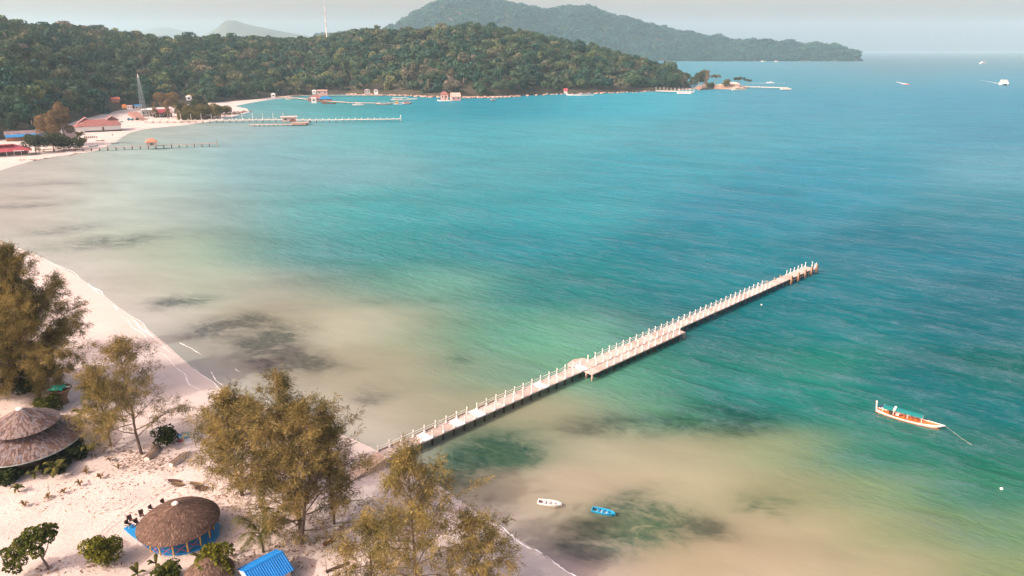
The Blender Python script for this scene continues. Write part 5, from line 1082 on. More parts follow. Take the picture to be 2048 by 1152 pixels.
# around the lattice tower
def up(px_, py_, back, z): p = at(px_, py_); u = Vector((p.x, p.y, 0)).normalized(); p = p + u * back; p.z = z; return p
tb_ = at(288, 226, 4.0); tw = thing("lattice_tower", "pale steel lattice radio tower behind the far beach", "tower", tb_); th = topz(tb_, 146, 120) - tb_.z; tw_w = 2.2
legs = [(-1, -1), (1, -1), (1, 1), (-1, 1)]; m_steel = M("galvanised_steel", (.20, .26, .27), .5, .1, 1)
for sx_, sy_ in legs: MB().tube([(sx_ * tw_w, sy_ * tw_w, -3), (sx_ * .55, sy_ * .55, th * .9)], .13, 5).build("leg", m_steel, tw)
nl_ = 11; lv = [th * .9 * (1 - (1 - i / nl_) ** 1.25) for i in range(nl_ + 1)]
wz = lambda z: tw_w + (.55 - tw_w) * z / (th * .9)
for i in range(nl_):
    b = MB(); z0_, z1_ = lv[i], lv[i + 1]
    for k in range(4):
        a_, c_ = legs[k], legs[(k + 1) % 4]; b.tube([(a_[0] * wz(z0_), a_[1] * wz(z0_), z0_), (c_[0] * wz(z1_), c_[1] * wz(z1_), z1_)], .09, 3, cap=False); b.tube([(c_[0] * wz(z0_), c_[1] * wz(z0_), z0_), (a_[0] * wz(z1_), a_[1] * wz(z1_), z1_)], .09, 3, cap=False); b.tube([(a_[0] * wz(z0_), a_[1] * wz(z0_), z0_), (c_[0] * wz(z0_), c_[1] * wz(z0_), z0_)], .09, 3, cap=False)
    b.build("brace", m_steel, tw)
b = MB(); b.box((0, 0, th * .9), (1.5, 1.5, .3)); b.lathe([(.4, th * .9), (.4, th * .96), (.12, th * .97), (.05, th)], 8); b.build("antenna", m_white, tw)
ht_ = up(300, 234, 2, .8); T = house("beach_building", "pale two-storey beach building right of the lattice tower", "building", ht_, face(ht_), 12, 7, 5.6, .6, m_greywall, m_white, "shed", .5, 4, 1)
q = up(326, 236, 4, .8); T = house("bungalow", "long bungalow with a dark red roof and round white gable ends", "bungalow", q, face(q), 15, 7, 3.6, 3.2, m_wood_dark, M("dark_red_roof", (.26, .04, .06), .8, .2, .5), "gable", .8, 3)
for s in (-1, 1): MB().lathe([(1.8, -.2), (1.8, .2)], 14, (0, 0, 0)).build("gable_disc", m_white, T).matrix_basis = Matrix.Translation((s * 7.6, -3.9, 4.4)) @ Matrix.Rotation(math.pi / 2, 4, 'X')
q = up(279, 229, 4, 4.5); house("kiosk", "small kiosk with a blue roof at the tower's foot", "kiosk", q, face(q), 6, 5, 3.4, .9, m_greywall, m_bluetarp, "shed", .4, 2)
q = up(380, 211, 22, 4); house("white_hut", "little white hut alone on the wooded shore", "hut", q, face(q), 6, 4.5, 4.4, 1.2, M("hut_white", (.7, .72, .74), .7, .1, 1), m_white, "hip", .3, 1)
q = up(236, 228, 25, 9); house("orange_house", "orange-red house half hidden by trees above the resort", "house", q, face(q), 7, 5, 3.2, 2.0, M("orange_wall", (.36, .13, .08), .8, .2, .5), M("orange_roof", (.34, .10, .07), .8, .2, .5), "gable", .4, 2)
q = up(252, 232, 14, 6); house("yellow_stall", "tiny orange-yellow stall at the head of the dirt slope", "stall", q, face(q), 4, 3, 2.6, 1.0, M("stall_yellow", (.65, .33, .10), .8, .2, 1), m_orange, "hip", .3)
q = up(262, 231, 10, 5); house("white_booth", "white open booth at the head of the dirt slope", "booth", q, face(q), 4.5, 3, 3, .6, m_white, m_pinkroof, "shed", .3, 2)
b = MB(); s0 = [at(x, y, z) for x, y, z in ((255, 224, 6.5), (276, 223, 6.5), (292, 238, 1.2), (284, 240.5, 1.0))]; b.add(s0 + [v - Vector((0, 0, 3)) for v in s0], [(0, 3, 2, 1), (0, 4, 7, 3), (1, 2, 6, 5), (3, 7, 6, 2)]); tag(b.build("dirt_slope", M("pink_earth", (.30, .17, .14), .95, .2, .5)), "pinkish earth slope leading down to the far beach", None, None, "structure")
# vehicles by the slope, built simply: a few pixels each
def truck(label, px_, py_, mc, rz=0):
    p = atg(px_, py_); T = thing("parked_truck", label, "truck", p, face(p) + rz, "trucks parked on the far beach"); MB().box((0, 0, .95), (4.6, 1.9, .9)).build("body", mc, T); MB().box((-1.2, 0, 1.75), (1.7, 1.75, .8)).build("cabin", mc, T); MB().box((-1.2, 0, 1.8), (1.75, 1.8, .4)).build("window", m_glass, T)
    for x in (-1.5, 1.5):
        for y in (-.95, .95): b = MB(); b.lathe([(.45, -.12), (.45, .12)], 10); w_o = b.build("wheel", m_wood_dark, T); w_o.matrix_basis = Matrix.Translation((x, y, .45)) @ Matrix.Rotation(math.pi / 2, 4, 'X')
truck("teal truck on the far sand at the foot of the dirt slope", 261, 241, M("truck_teal", (.02, .25, .30), .5, .1, 2)); truck("white truck beside the teal one on the far sand", 268, 240, m_white, .3); truck("black truck at the right of the parked row on the far sand", 278, 240.5, m_wood_dark, -.2)

# jetties
def jetty(name, label, pts_, wd, z, mdeck, mpile, sp=3.5, posts=0, post_every=1, th_=.3, group=None, post_mat=None, sides=(-1, 1)):
    T = thing(name, label, "jetty", (pts_[0].x, pts_[0].y, 0), 0, group); o = Vector((pts_[0].x, pts_[0].y, 0)); pl_b = MB(); cnt = 0
    for a_, c_ in zip(pts_[:-1], pts_[1:]):
        a_, c_ = a_ - o, c_ - o; a_.z = c_.z = 0; d = (c_ - a_); L = d.length; d.normalize(); s = Vector((-d.y, d.x, 0)); n = max(1, int(L / sp))
        MB().beam(a_ + Vector((0, 0, z)), c_ + Vector((0, 0, z)), wd, th_).build("deck", mdeck, T)
        for k in range(n + 1):
            q = a_ + d * (L * k / n)
            for sg in (-1, 1): pl_b.tube([q + s * sg * wd * .42 + Vector((0, 0, -2)), q + s * sg * wd * .42 + Vector((0, 0, z))], .17, 5)
            pl_b.beam(q - s * wd * .5 + Vector((0, 0, z - .35)), q + s * wd * .5 + Vector((0, 0, z - .35)), .25)
            cnt += 1
            if posts and cnt % post_every == 0:
                for sg in sides: MB().tube([q + s * sg * wd * .46 + Vector((0, 0, z)), q + s * sg * wd * .46 + Vector((0, 0, z + posts))], .13, 5).build("post", post_mat or m_white, T)
    tag(pl_b.build("piles", mpile, T), None, None, None, "stuff"); return T
W_ = at
j3 = jetty("jetty", "rickety wooden jetty with one small hut, nearest of the far jetties", [W_(88, 305), W_(150, 303.5), W_(297, 298), W_(434, 292.5)], 2.0, 1.9, m_wood_grey, m_wood_brown, 4.3, 1.5, 3, .22, None, m_wood_grey)
p = W_(305, 298.5); p.z = 2.0; house("jetty_hut", "small pale hut with a terracotta roof on the nearest far jetty", "hut", p, face(p), 5.6, 4, 2.6, 2.2, M("hut_pink", (.56, .43, .37), .85, .1, .5), M("terracotta_roof", (.42, .20, .13), .85, .2, .5), "hip", .8, 1)
p = W_(434, 293); p.z = 0; MB_ = thing("end_post", "thick pale post at the tip of the nearest far jetty", "post", p); MB().tube([(0, 0, -1), (0, 0, 4.2)], .3, 6).build("shaft", m_wood_grey, MB_)
j2 = jetty("jetty", "long pale jetty with lamp posts and a pavilion halfway, second of the far jetties", [W_(292, 247), W_(420, 246), W_(565, 244.5), W_(620, 245.5), W_(800, 243)], 3.0, 2.2, m_cream, M("jetty_piles", (.18, .13, .10), .9, .3, 1), 5.2, 1.3, 1, .4)
dd_ = [W_(300 + 20.5 * k, 246.8 - .13 * k) for k in range(14)]
for k, p in enumerate(dd_): obj("lamp_post", pmesh(lambda b: b.tube([(0, 0, 0), (0, 0, 5.0), (.5, 0, 5.2)], .13, 5), "lamp_post", m_white), j2, (p.x - j2.location.x, p.y - j2.location.y + 1.4, 2.3))
p = W_(802, 243); obj("end_pole", pmesh(lambda b: b.tube([(0, 0, -1), (0, 0, 5.5)], .25, 6), "end_pole", m_white), j2, (p.x - j2.location.x, p.y - j2.location.y, 0))
jetty("boat_landing", "lower wooden landing stage in front of the second far jetty", [W_(500, 253), W_(612, 251.3)], 3.0, 1.3, M("landing_wood", (.44, .33, .27), .9, .2, .5), MATS["jetty_piles"], 3.4, 1.0, 3, .35, None, m_wood_grey)
p = W_(579, 248.5); p.z = 2.3; T = house("jetty_pavilion", "white flat-roofed pavilion with a small brown gable on the second far jetty", "pavilion", p, face(p), 11, 6, 3.6, .5, m_cream, M("pav_roof", (.42, .36, .33), .85, .2, .5), "shed", 1.2, 2, 1)
b = MB(); b.add([(-.5, -4.6, .4), (6.2, -4.6, .4), (2.8, -4.6, 3.6), (-.5, -2, .4), (6.2, -2, .4), (2.8, -2, 3.6)], [(0, 1, 2), (0, 2, 5, 3), (1, 4, 5, 2)]); b.build("porch_gable", M("gable_brown", (.24, .12, .09), .85, .2, .5), T)
b = MB(); b.beam((-.7, -4.7, .35), (2.8, -4.7, 3.8), .4, .3); b.beam((6.4, -4.7, .35), (2.8, -4.7, 3.8), .4, .3); b.build("verge_board", m_white, T)
p = W_(600, 249.8); p.z = .1; T = house("houseboat", "low brown floating hut moored at the second far jetty", "houseboat", p, face(p), 13, 5, 1.6, .8, m_wood_brown, M("boat_roof_grey", (.30, .22, .19), .9, .2, .5), "gable", .4, 3)
j1 = jetty("walkway", "low crooked walkway on piles across the far cove", [W_(541, 194), W_(585, 197.5), W_(640, 203.5), W_(700, 207.5), W_(760, 208.8), W_(822, 207.5)], 2.4, 1.4, M("walk_wood", (.46, .34, .28), .9, .2, .3), m_wood_brown, 6, 1.2, 4, .4, None, m_wood_grey)
jetty("sea_wall_walk", "pale walkway along the foot of the wooded hill", [W_(575, 194.4), W_(640, 193.4), W_(700, 193), W_(765, 193.2)], 3, 1.8, M("wall_pink", (.48, .33, .27), .9, .25, .2), m_wood_brown, 6)
def afloat(px_, py_, z=.3): p = at(px_, py_); p.z = z; return p
p = afloat(632, 203); house("stilt_restaurant", "red-roofed restaurant on stilts over the far cove", "restaurant", p, face(p), 17, 8, 3.2, 3.4, m_rwall, m_redtile, "hip", 1.0, 4, 0, None, 2)
p = afloat(652, 203.5); house("stilt_terrace", "open stilt terrace with a bright blue tarpaulin roof in the far cove", "terrace", p, face(p), 14, 7, 3.0, 3.0, m_rwall, m_bluetarp, "hip", 1.2, 0, 0, None, 2)
p = up(645, 194, 8, 3); house("pink_house", "pale pink upper house with two dark windows above the stilt restaurant", "house", p, face(p), 13, 7, 4.6, .8, m_pinkw, M("pink_flat_roof", (.5, .3, .26), .8, .2, .5), "shed", .5, 2, 0, None, 2)
p = afloat(628, 206); house("white_cabin", "white box cabin at the water beside the stilt restaurant", "cabin", p, face(p), 5.5, 4, 5.5, .4, m_white, m_white, "shed", .2, 1, 0, None, 1)
for (x, y, w_, h_), lb in (((547, 193, 5, 3.4), "white tent at the left end of the cove's walkway"), ((556, 188, 3, 4), "narrow white hut among the palms behind the cove"), ((629, 188, 5, 2.4), "white canopy up the bank left of the pink house"), ((735, 188, 7, 3.4), "grey-roofed cottage on the bank behind the moored boats"), ((752.5, 188, 5, 3.4), "small whitish cottage to the right of the grey-roofed one"), ((931, 172, 5, 3), "tiny white cabin high in the forest")):
    p = up(x, y + 4, 10, 3 if y < 190 else 1); p.z = 1.2 if y > 190 else (20 if y < 180 else 3.5); house("shore_cottage", lb, "cottage", p, face(p), w_, 4, h_, 1.4, m_greywall if x in (735,) else m_white, m_white if x < 700 else M("cottage_roof", (.30, .26, .25), .9, .2, .5), "hip", .4, 2 if w_ > 6 else 1, 0, None, 2)
# boats
def boat(label, px_, py_, L, W__, mh, heading, roof=None, cabin=None, rz=None, name="moored_boat", group="boats moored in the far cove", posts=True, fb=.9, stripe=None):
    p = at(px_, py_); T = thing(name, label, "boat", (p.x, p.y, 0), heading, group); o = -L / 2
    pl = lambda t: .75 + .25 * min(1, t / .3) if t < .55 else max(.05, 1 - ((t - .55) / .45) ** 2); sh = lambda t: fb + .9 * fb * max(0, (t - .6) / .4) ** 2 + .2 * fb * max(0, (.2 - t) / .2); ke = lambda t: -.4 + .8 * max(0, (t - .8) / .2)
    b = MB(); hull(b, L, W__, sh, ke, pl, 10); h_ = b.build("hull", mh, T, True); h_.location.x = o
    b = MB(); deck(b, L, W__, lambda t: sh(t) - .35, pl, .03, .95, .95); d_ = b.build("deck", m_wood_grey, T); d_.location.x = o
    b = MB(); gunwale(b, L, W__, sh, pl, .09, 10); g_ = b.build("gunwale", m_white if stripe is None else stripe, T); g_.location.x = o
    if cabin: cx_, cl, chh, cm = cabin; MB().box((o + L * cx_, 0, fb + chh / 2 - .3), (cl, W__ * .7, chh)).build("cabin", cm, T); MB().box((o + L * cx_, 0, fb + chh * .6 - .3), (cl * .9, W__ * .72, chh * .3)).build("window", m_glass, T)
    if roof: rx0, rx1, rzz, rm = roof; MB().box((o + L * (rx0 + rx1) / 2, 0, rzz), (L * (rx1 - rx0), W__ * .9, .16)).build("roof", rm, T); [MB().tube([(o + L * x, s * W__ * .38, fb * .5), (o + L * x, s * W__ * .4, rzz)], .07, 4).build("post", m_white, T) for x in (rx0 + .02, (rx0 + rx1) / 2, rx1 - .02) for s in (-1, 1)]
    return T
g_teal = M("canopy_green", (.06, .22, .20), .8, .2, 1)
boat("red-hulled fishing boat in front of the blue-roofed terrace", 658, 208, 16, 3.2, m_redtile, .02, None, (.2, 3, 2, m_redtile), stripe=m_wood_brown)
boat("white boat with raised ends moored at the middle of the cove's walkway", 717, 210.5, 13, 3.4, m_white, .0, (.25, .7, 2.3, m_white), None)
boat("brown boat under a green frame canopy at the walkway", 768, 209.3, 17, 3.4, M("hull_brown", (.25, .13, .09), .8, .2, 1), .0, (.2, .85, 3.6, g_teal), None)
boat("blue-hulled boat with a yellow cabin at the end of the walkway", 798, 209.8, 13, 3.6, M("hull_sky", (.10, .42, .62), .6, .1, 1), .02, None, (.3, 3.2, 3.2, M("cabin_yellow", (.66, .42, .16), .7, .1, 1)))
boat("dark red boat at the very end of the walkway", 814, 208.2, 10, 3.2, m_wood_brown, .05, (.1, .9, 2.6, m_redtile), (.4, 5, 1.8, m_pinkw))
boat("long white-roofed boat behind the blue-hulled one", 801, 200.5, 24, 4, m_white, .0, (.1, .9, 3.0, m_white), (.4, 10, 1.6, m_cream))
boat("low white longboat far right behind the walkway", 825, 199, 12, 2.4, m_white, .0)
boat("pale skiff tied by the left part of the walkway", 578, 199, 9, 2.2, m_cream, -.15)
boat("white launch below the pink houseboat", 887, 202.5, 15, 3.6, m_white, math.pi, None, None)
p = at(889, 200.5); p.z = .6; house("houseboat", "pink houseboat with a red roof and three openings, left of its pair", "houseboat", p, face(p), 9, 6, 6.5, 3.2, m_pinkw, m_redtile, "hip", .5, 2, 1, "pink houseboats below the hill", 1)
p = at(911, 201); p.z = .6; house("houseboat", "pink houseboat with a big sloping roof, right of its pair", "houseboat", p, face(p) + .2, 11, 7, 4.0, 4.6, m_pinkw, m_pinkroof, "gable", .5, 2, 0, "pink houseboats below the hill", 1)
boat("small dark covered boat alone below the hill", 986, 202, 6, 2.2, m_wood_brown, .4, (.1, .9, 2.2, m_pinkroof), group="boats below the hill's right part")
boat("white pointed boat at the foot of the hill", 1146, 190.8, 18, 3.2, m_white, 2.9, group="boats below the hill's right part")
boat("white boat with a dark red canopy at the foot of the hill", 1173, 191.2, 20, 3.4, m_white, .05, (.15, .8, 2.8, m_maroon), group="boats below the hill's right part")
p = up(1131, 190, 4, 1.5); house("red_shack", "tiny red-roofed shack at the waterline below the hill", "shack", p, face(p), 5, 4, 4, 3, m_greywall, m_maroon, "gable", .4)
# white post jetty and the point
j4 = jetty("jetty", "short white jetty lined with white posts at the hill's right end", [W_(1312, 184.5), W_(1388, 187)], 4.5, 2.0, m_cream, m_wood_brown, 5, 5.2, 1, .6)
MB().box((0, 0, 0), (18, 7, .8)).build("head", m_white, j4, False, (W_(1368, 188.2).x - j4.location.x, W_(1368, 188.2).y - j4.location.y, 1.3))
hp_ = [(1395, 181), (1410, 179.5), (1425, 178.2), (1450, 178.4), (1475, 178.5), (1492, 177.5), (1500, 175.8), (1480, 173.5), (1440, 172.5), (1400, 172), (1385, 175)]
hv = [at(x, y) for x, y in hp_]; cen = sum(hv, Vector()) / len(hv); b = MB(); inn = [cen.lerp(v, .8) + Vector((0, 0, 3.2)) for v in hv]; n = len(hv)
b.add([v - Vector((0, 0, 1)) for v in hv] + inn, [(i, (i + 1) % n, n + (i + 1) % n, n + i) for i in range(n)] + [tuple(range(n, 2 * n))]); tag(b.build("headland", M("headland_rock", (.30, .20, .15), .95, .4, .08, .3)), "low rocky point at the right end of the hill", None, None, "structure")
for (x, y, t, w_, k, mt), lb in (((1396, 178, 141, 9, 0, m_far_green), "dark round tree at the left of the point"), ((1404, 177, 137, 12, 0, m_far_olive), "airy tree in the gap left of the point"), ((1413, 178, 137, 9, 1, m_far_brown), "tall brown tree standing on the point"), ((1429, 177, 149, 11, 2, m_far_olive), "flat-topped thin tree on the point"), ((1452, 178, 156, 9, 0, m_far_olive), "olive round tree in front of the point's house"), ((1476, 175, 155, 14, 2, m_far_green), "dark umbrella-shaped tree behind the point's house"), ((1495, 175.5, 158.5, 9, 2, m_far_green), "smaller dark umbrella-shaped tree at the start of the point's jetty"), ((1420, 179, 166, 9, 0, m_far_green), "low dark shrub tree at the waterline of the point"), ((1384, 180, 152, 10, 0, m_far_green), "dark tree where the hill runs out to the point")):
    p = at(x, y); p.z = 1.5; crown_tree(lb, 0, 0, t, w_, mt, x, "point_tree", "trees on the rocky point", k, p)
p = at(1466, 177); p.z = 2.5; house("point_house", "low house with a broad pinkish roof on the rocky point", "house", p, face(p), 17, 9, 4, 3.2, m_cream, m_pinkroof, "hip", 1.5, 4)
p = at(1440, 177.6); p.z = 2.2; house("point_hut", "sandy-coloured hut on the rocky point's left part", "hut", p, face(p), 10, 6, 3, 1.8, m_cream, M("sandy_roof", (.5, .34, .22), .9, .2, .5), "hip", .8, 2)
boat("white tour boat with a teal-edged hull lying at the point", 1480, 180.3, 24, 5, m_white, .1, (.1, .7, 4.2, m_white), (.35, 10, 2.6, m_cream), group="boats by the rocky point", stripe=g_teal)
j5 = jetty("jetty", "long white jetty running right from the rocky point", [W_(1490, 176.5), W_(1575, 179)], 4.0, 2.4, m_cream, m_wood_brown, 5, 1.2, 1, .6)
MB().box((0, 0, 0), (14, 8, 1.4)).build("head", m_cream, j5, False, (W_(1571, 180).x - j5.location.x, W_(1571, 180).y - j5.location.y, 1.6))
# boats under way
def wake(px_, py_, px2, py2, w0, w1):
    A_, B__ = at(px_, py_), at(px2, py2); d = (B__ - A_).normalized(); s = Vector((-d.y, d.x, 0)); n = 24; b = MB(); rd = random.Random(px_); L_, R_ = [], []
    for i in range(n + 1):
        t = i / n; q = A_.lerp(B__, t); w_ = (w0 + (w1 - w0) * t) * rd.uniform(.4, 1) * (1 - t * .7); L_.append((*(q + s * w_).xy, .06)); R_.append((*(q - s * w_).xy, .06))
    b.add(L_ + R_, [(i, i + 1, n + 2 + i, n + 1 + i) for i in range(n)]); return b
wk = MB()
for a in ((1811, 168.5, 1792, 163.5, 3.0, 2.4), (1538, 166.2, 1500, 166.5, 2.2, 5), (1546, 166, 1570, 166.5, 1.5, 4), (2003, 168, 1960, 160, 2.0, 1.0)):
    k = wake(*a); wk.add(k.v, k.f)
tag(wk.build("boat_wake", MATS["foam"]), "white wakes trailing behind the moving boats", None, None, "stuff")
boat("red speedboat throwing a short white wake on open water", 1813, 169.5, 11, 3.4, m_red, -1.0, None, (.4, 3, 1.2, m_white), name="speedboat", group="boats out on the open sea")
boat("white motorboat beyond the rocky point's jetty", 1541, 166.3, 13, 4, m_white, 3.1, None, (.45, 5, 1.8, m_white), name="motorboat", group="boats out on the open sea")
boat("tiny white boat close to the horizon at the far right", 1967, 127, 36, 9, m_white, .3, None, (.4, 14, 5, m_white), name="motorboat", group="boats out on the open sea", fb=2)
for (x, y), lb in (((1526, 123.6), "speck of a white boat at the foot of the far mountain, left of its pair"), ((1553, 123.8), "speck of a white boat at the foot of the far mountain, right of its pair")): boat(lb, x, y, 22, 7, m_white, 0, None, (.4, 9, 4, m_white), name="motorboat", group="boats out on the open sea", fb=1.6)
p = at(2007, 170); cat_ = thing("catamaran_ferry", "white twin-hulled ferry seen head on at the right edge", "ferry", (p.x, p.y, 0), math.atan2(-p.y, -p.x) + .2)
for s in (-1, 1): b = MB(); hull(b, 20, 2.6, lambda t: 2.2 + .5 * t, lambda t: -.5 + 1.2 * max(0, (t - .8) / .2), lambda t: 1 if t < .6 else max(.1, 1 - ((t - .6) / .4) ** 2), 10); h_ = b.build("hull", m_white, cat_, True); h_.location = (-10, s * 4.2, 0)
MB().box((0, 0, 2.9), (19, 11, 1.0)).build("bridge_deck", m_white, cat_); MB().box((-1.5, 0, 4.6), (14, 9.6, 2.6)).build("cabin", m_white, cat_); MB().box((-2.5, 0, 6.8), (9, 8, 1.9)).build("upper_cabin", m_white, cat_); MB().box((-2.5, 0, 7.9), (11, 9.4, .25)).build("roof", m_white, cat_)
for s in (-1, 1): MB().box((5.52, s * 2.6, 4.9), (.1, 2.6, .9)).build("window", M("red_window", (.35, .08, .06), .5, .2, 1), cat_)
MB().box((2.02, 0, 6.9), (.1, 6.8, .8)).build("wheelhouse_window", m_glass, cat_)
# mast on the ridge
bx0 = at(663, interp(BASE, 663)); u = Vector((bx0.x, bx0.y, 0)).normalized(); mp_ = bx0 + u * interp(DEPTH, 663) * .9; mp_.z = topz(mp_, 80, 300) - 4
ms_ = thing("radio_mast", "tall thin red and white radio mast rising from the wooded ridge", "mast", mp_); mh = topz(mp_, 2, 400) - mp_.z; nseg = 8
for k in range(nseg): MB().tube([(0, 0, mh * k / nseg), (0, 0, mh * (k + 1) / nseg - .05)], [1.0 - .085 * k, 1.0 - .085 * (k + 1)], 5).build("mast_section", m_white if k % 2 == 0 or k < 2 else M("mast_pink", (.60, .38, .34), .7, .1, 1), ms_)
MB().lathe([(.6, -.6), (.9, 0), (.6, .6)], 8, (1.3, 0, mh * .58)).build("dish", M("dish_grey", (.18, .2, .22), .6, .1, 1), ms_); MB().tube([(0, 0, mh - .4), (0, 0, mh)], [.9, .5], 6).build("mast_cap", m_white, ms_)
# small craft and rows of loungers on the far beach
for (x, y, hd, mt), lb in (((188, 293.5, .3, M("skiff_blue", (.10, .22, .36), .7, .2, 1)), "faded blue skiff pulled up on the far sand"), ((230, 287.5, .8, m_white), "white skiff at the far waterline"), ((201, 283, .1, m_greywall), "grey outrigger canoe on the far sand"), ((240, 246, .2, M("skiff_teal", (.06, .28, .33), .7, .2, 1)), "teal skiff on the sand beside the resort")):
    p = atg(x, y); T = boat(lb, x, y, 5.5, 1.6, mt, hd, name="skiff", group="skiffs pulled up on the far beach", fb=.55); T.location.z = p.z + .25
    if "outrigger" in lb: MB().tube([(-2, 2, .3), (2, 2, .3)], .2, 6).build("outrigger", m_white, T); MB().tube([(0, 0, .6), (0, 2, .4)], .08, 5).build("boom", m_white, T); MB().tube([(0, 0, .5), (0, 0, 3.4)], .08, 5).build("mast", m_white, T)
pr0 = None
for k in range(7):
    p = atg(170 + k * 3.9, 275.5)
    if pr0 is None:
        pr0 = thing("sun_lounger", "dark sun lounger in the row on the far sand", "lounger", p, face(p), "sun loungers in a row on the far sand"); MB().box((0, 0, .3), (.75, 1.7, .12)).build("seat", m_wood_brown, pr0); MB().box((0, .75, .6), (.75, .12, .7)).build("backrest", m_wood_brown, pr0)
    else: dup(pr0, p, face(p))
# the one figure on the far sand
p = atg(225.5, 272.5); pe = thing("person", "person in dark clothes walking on the far sand", "person", p, face(p))
vs = [(0, 0, .95), (0, 0, 1.2), (0, 0, 1.42), (0, 0, 1.52), (0, 0, 1.68), (.10, .05, .5), (.11, .16, .06), (.12, .02, .03), (-.10, -.06, .5), (-.11, -.18, .06), (-.12, -.32, .03), (.2, 0, 1.4), (.26, -.08, 1.12), (.26, -.2, .9), (-.2, 0, 1.4), (-.26, .06, 1.12), (-.26, .0, .88)]
es = [(0, 1), (1, 2), (2, 3), (3, 4), (0, 5), (5, 6), (6, 7), (0, 8), (8, 9), (9, 10), (2, 11), (11, 12), (12, 13), (2, 14), (14, 15), (15, 16)]
me = bpy.data.meshes.new("body"); me.from_pydata(vs, es, []); bo = obj("body", me, pe); me.materials.append(M("dark_clothes", (.06, .045, .045), .9, .2, 3))
sm_ = bo.modifiers.new("skin", 'SKIN'); sub = bo.modifiers.new("sub", 'SUBSURF'); sub.levels = 1; sub.render_levels = 1
for k, r in enumerate([.14, .15, .16, .06, .11, .08, .055, .05, .08, .055, .05, .07, .05, .04, .07, .05, .04]): me.skin_vertices[0].data[k].radius = (r, r)
me.skin_vertices[0].data[0].use_root = True
MB().lathe([(.115, 1.66), (.125, 1.72), (.10, 1.80), (.03, 1.83)], 8).build("hair", m_wood_dark, pe)
# rocks at the foot of the hill, on the rocky point and drifts of seaweed on the far sand
def rocks(name, label, spots, mat, seed, flat=.6):
    rng_ = np.random.default_rng(seed); Vs, Fs, o = [], [], 0
    for (x, y, z, s) in spots:
        v = ICO[0] * s * (1 + .25 * rng_.standard_normal((len(ICO[0]), 1))) * np.array([rng_.uniform(.8, 1.6), rng_.uniform(.8, 1.4), flat]) + np.array([x, y, z]); Vs.append(v); Fs.append(ICO[1] + o); o += len(v)
    tag(obj(name, np_mesh(name, np.concatenate(Vs), np.concatenate(Fs), mat)), label, None, None, "stuff")
sp_ = []; rr2 = random.Random(9)
for _ in range(420):
    x = rr2.choice([rr2.uniform(830, 1400), rr2.uniform(690, 870), rr2.uniform(930, 1040)]); p = at(x, interp(BASE, x) + rr2.uniform(-.6, 1.2)); sp_.append((p.x, p.y, rr2.uniform(-.1, .8), rr2.uniform(.5, 1.8)))
rocks("shore_rocks", "pale boulders along the foot of the wooded hill", sp_, M("pale_rock", (.40, .27, .22), .95, .35, .3, .1), 1)
sp_ = []
for _ in range(300):
    t = rr2.random(); x, y = 395 + 95 * t + rr2.gauss(0, 8), 239 - 16 * t + rr2.gauss(0, 1.2); p = at(x, y); sp_.append((p.x, p.y, rr2.uniform(-.2, .4), rr2.uniform(.3, 1.3)))
rocks("point_rocks", "dark reddish rocks scattered off the near rocky point", sp_, m_rock, 2, .5)
sp_ = []
for x0_, y0_, n_ in ((68, 320, 14), (80, 319.5, 12), (92, 317, 14), (106, 316.5, 12), (117, 314.5, 10), (143, 311, 22), (150, 308.5, 14), (156, 307.5, 10), (42, 320, 8), (150, 312.5, 8)):
    for _ in range(n_): p = atg(x0_ + rr2.gauss(0, 3), y0_ + rr2.gauss(0, .5)); sp_.append((p.x, p.y, p.z, rr2.uniform(.2, .6)))
rocks("seaweed_drift", "brown drifts of seaweed along the far waterline", sp_, M("seaweed", (.13, .075, .05), .95, .3, 1), 3, .35)

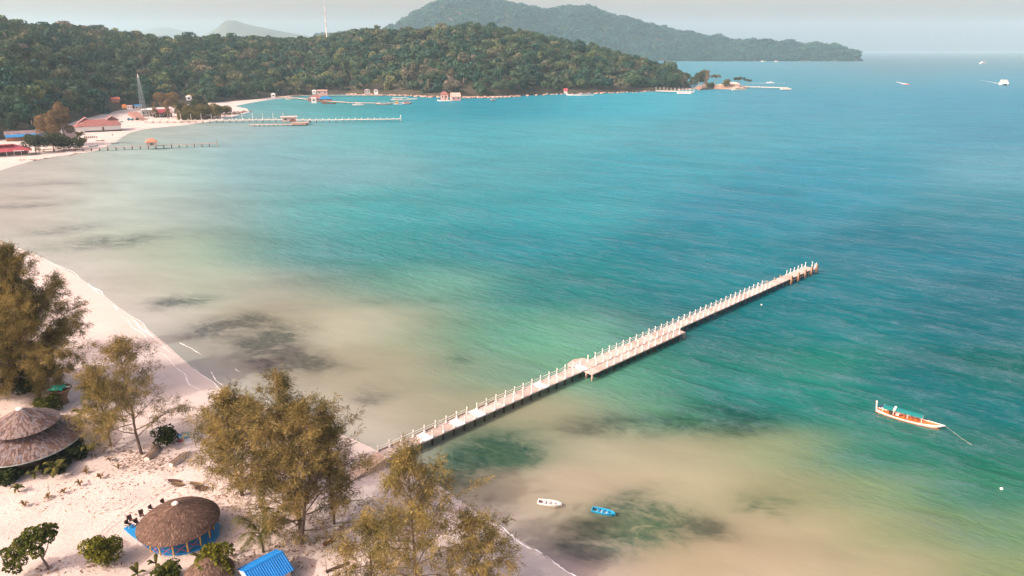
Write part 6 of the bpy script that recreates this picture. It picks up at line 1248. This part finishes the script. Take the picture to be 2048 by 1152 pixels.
# ================================================================== LITTER AND TRACKS ON THE SAND
rl = np.random.default_rng(5); spots = []
for x, y, n, sx_, sy_ in ((604, 1090, 900, 9, 6), (484, 995, 420, 5, 4), (283, 912, 380, 4, 3), (300, 930, 260, 4, 2.5), (842, 1172, 500, 8, 5), (680, 1045, 300, 5, 4), (222, 900, 260, 4, 3), (95, 830, 380, 8, 4), (98, 1140, 90, 2, 1.5), (210, 1130, 90, 2.5, 1.5), (400, 1000, 160, 8, 5), (520, 1110, 260, 4, 3), (250, 960, 240, 14, 6), (120, 1000, 160, 14, 6)):
    c = atg(x, y); q = rl.normal(0, 1, (n, 2)) * np.array([sx_, sy_]) * .6 + np.array([c.x, c.y]); spots.append(q[:int(n * .6)])
Q = np.concatenate(spots); Q = Q[shore_dist(Q) > 1.0]; Z = beach_z(Q); n = len(Q)
a = rl.uniform(0, 6.28, n); L_ = rl.uniform(.08, .42, n); Wd = rl.uniform(.03, .10, n); dx = np.c_[np.cos(a), np.sin(a)] * L_[:, None]; dy = np.c_[-np.sin(a), np.cos(a)] * Wd[:, None]; zz_ = Z + .03 + rl.uniform(0, .03, n)
V = np.stack([np.c_[Q - dx, zz_], np.c_[Q - dy, zz_ + .015], np.c_[Q + dx, zz_], np.c_[Q + dy, zz_ + .015]], 1).reshape(-1, 3)
tag(obj("leaf_litter", np_mesh("leaf_litter", V, np.arange(n)[:, None] * 4 + np.arange(4), leaf("litter", (.14, .085, .05), (.28, .19, .12), 2, .1))), "fallen needles and twigs scattered on the sand below the trees", None, None, "stuff")
tb = MB()
for pts_px in ([(172, 1098), (205, 1062), (232, 1038), (290, 996), (352, 955)], [(203, 1074), (224, 1054), (250, 1035), (300, 1002), (362, 960)]):
    P_ = [atg(*q) for q in pts_px]; fine = []
    for a_, c_ in zip(P_[:-1], P_[1:]): fine += [a_.lerp(c_, t / 8) for t in range(8)]
    vs = []
    for i, q in enumerate(fine):
        d = (fine[min(i + 1, len(fine) - 1)] - fine[max(i - 1, 0)]).normalized(); s_ = Vector((-d.y, d.x, 0)) * .05; vs += [(*(q + s_).xy, gz(q.x, q.y) + .02), (*(q - s_).xy, gz(q.x, q.y) + .02)]
    tb.add(vs, [(2 * i, 2 * i + 2, 2 * i + 3, 2 * i + 1) for i in range(len(fine) - 1)])
tag(tb.build("wheel_tracks", M("pressed_sand", (.40, .33, .29), .95, .2, 2)), "two thin wheel tracks pressed into the sand beside the domed hut", None, None, "stuff")
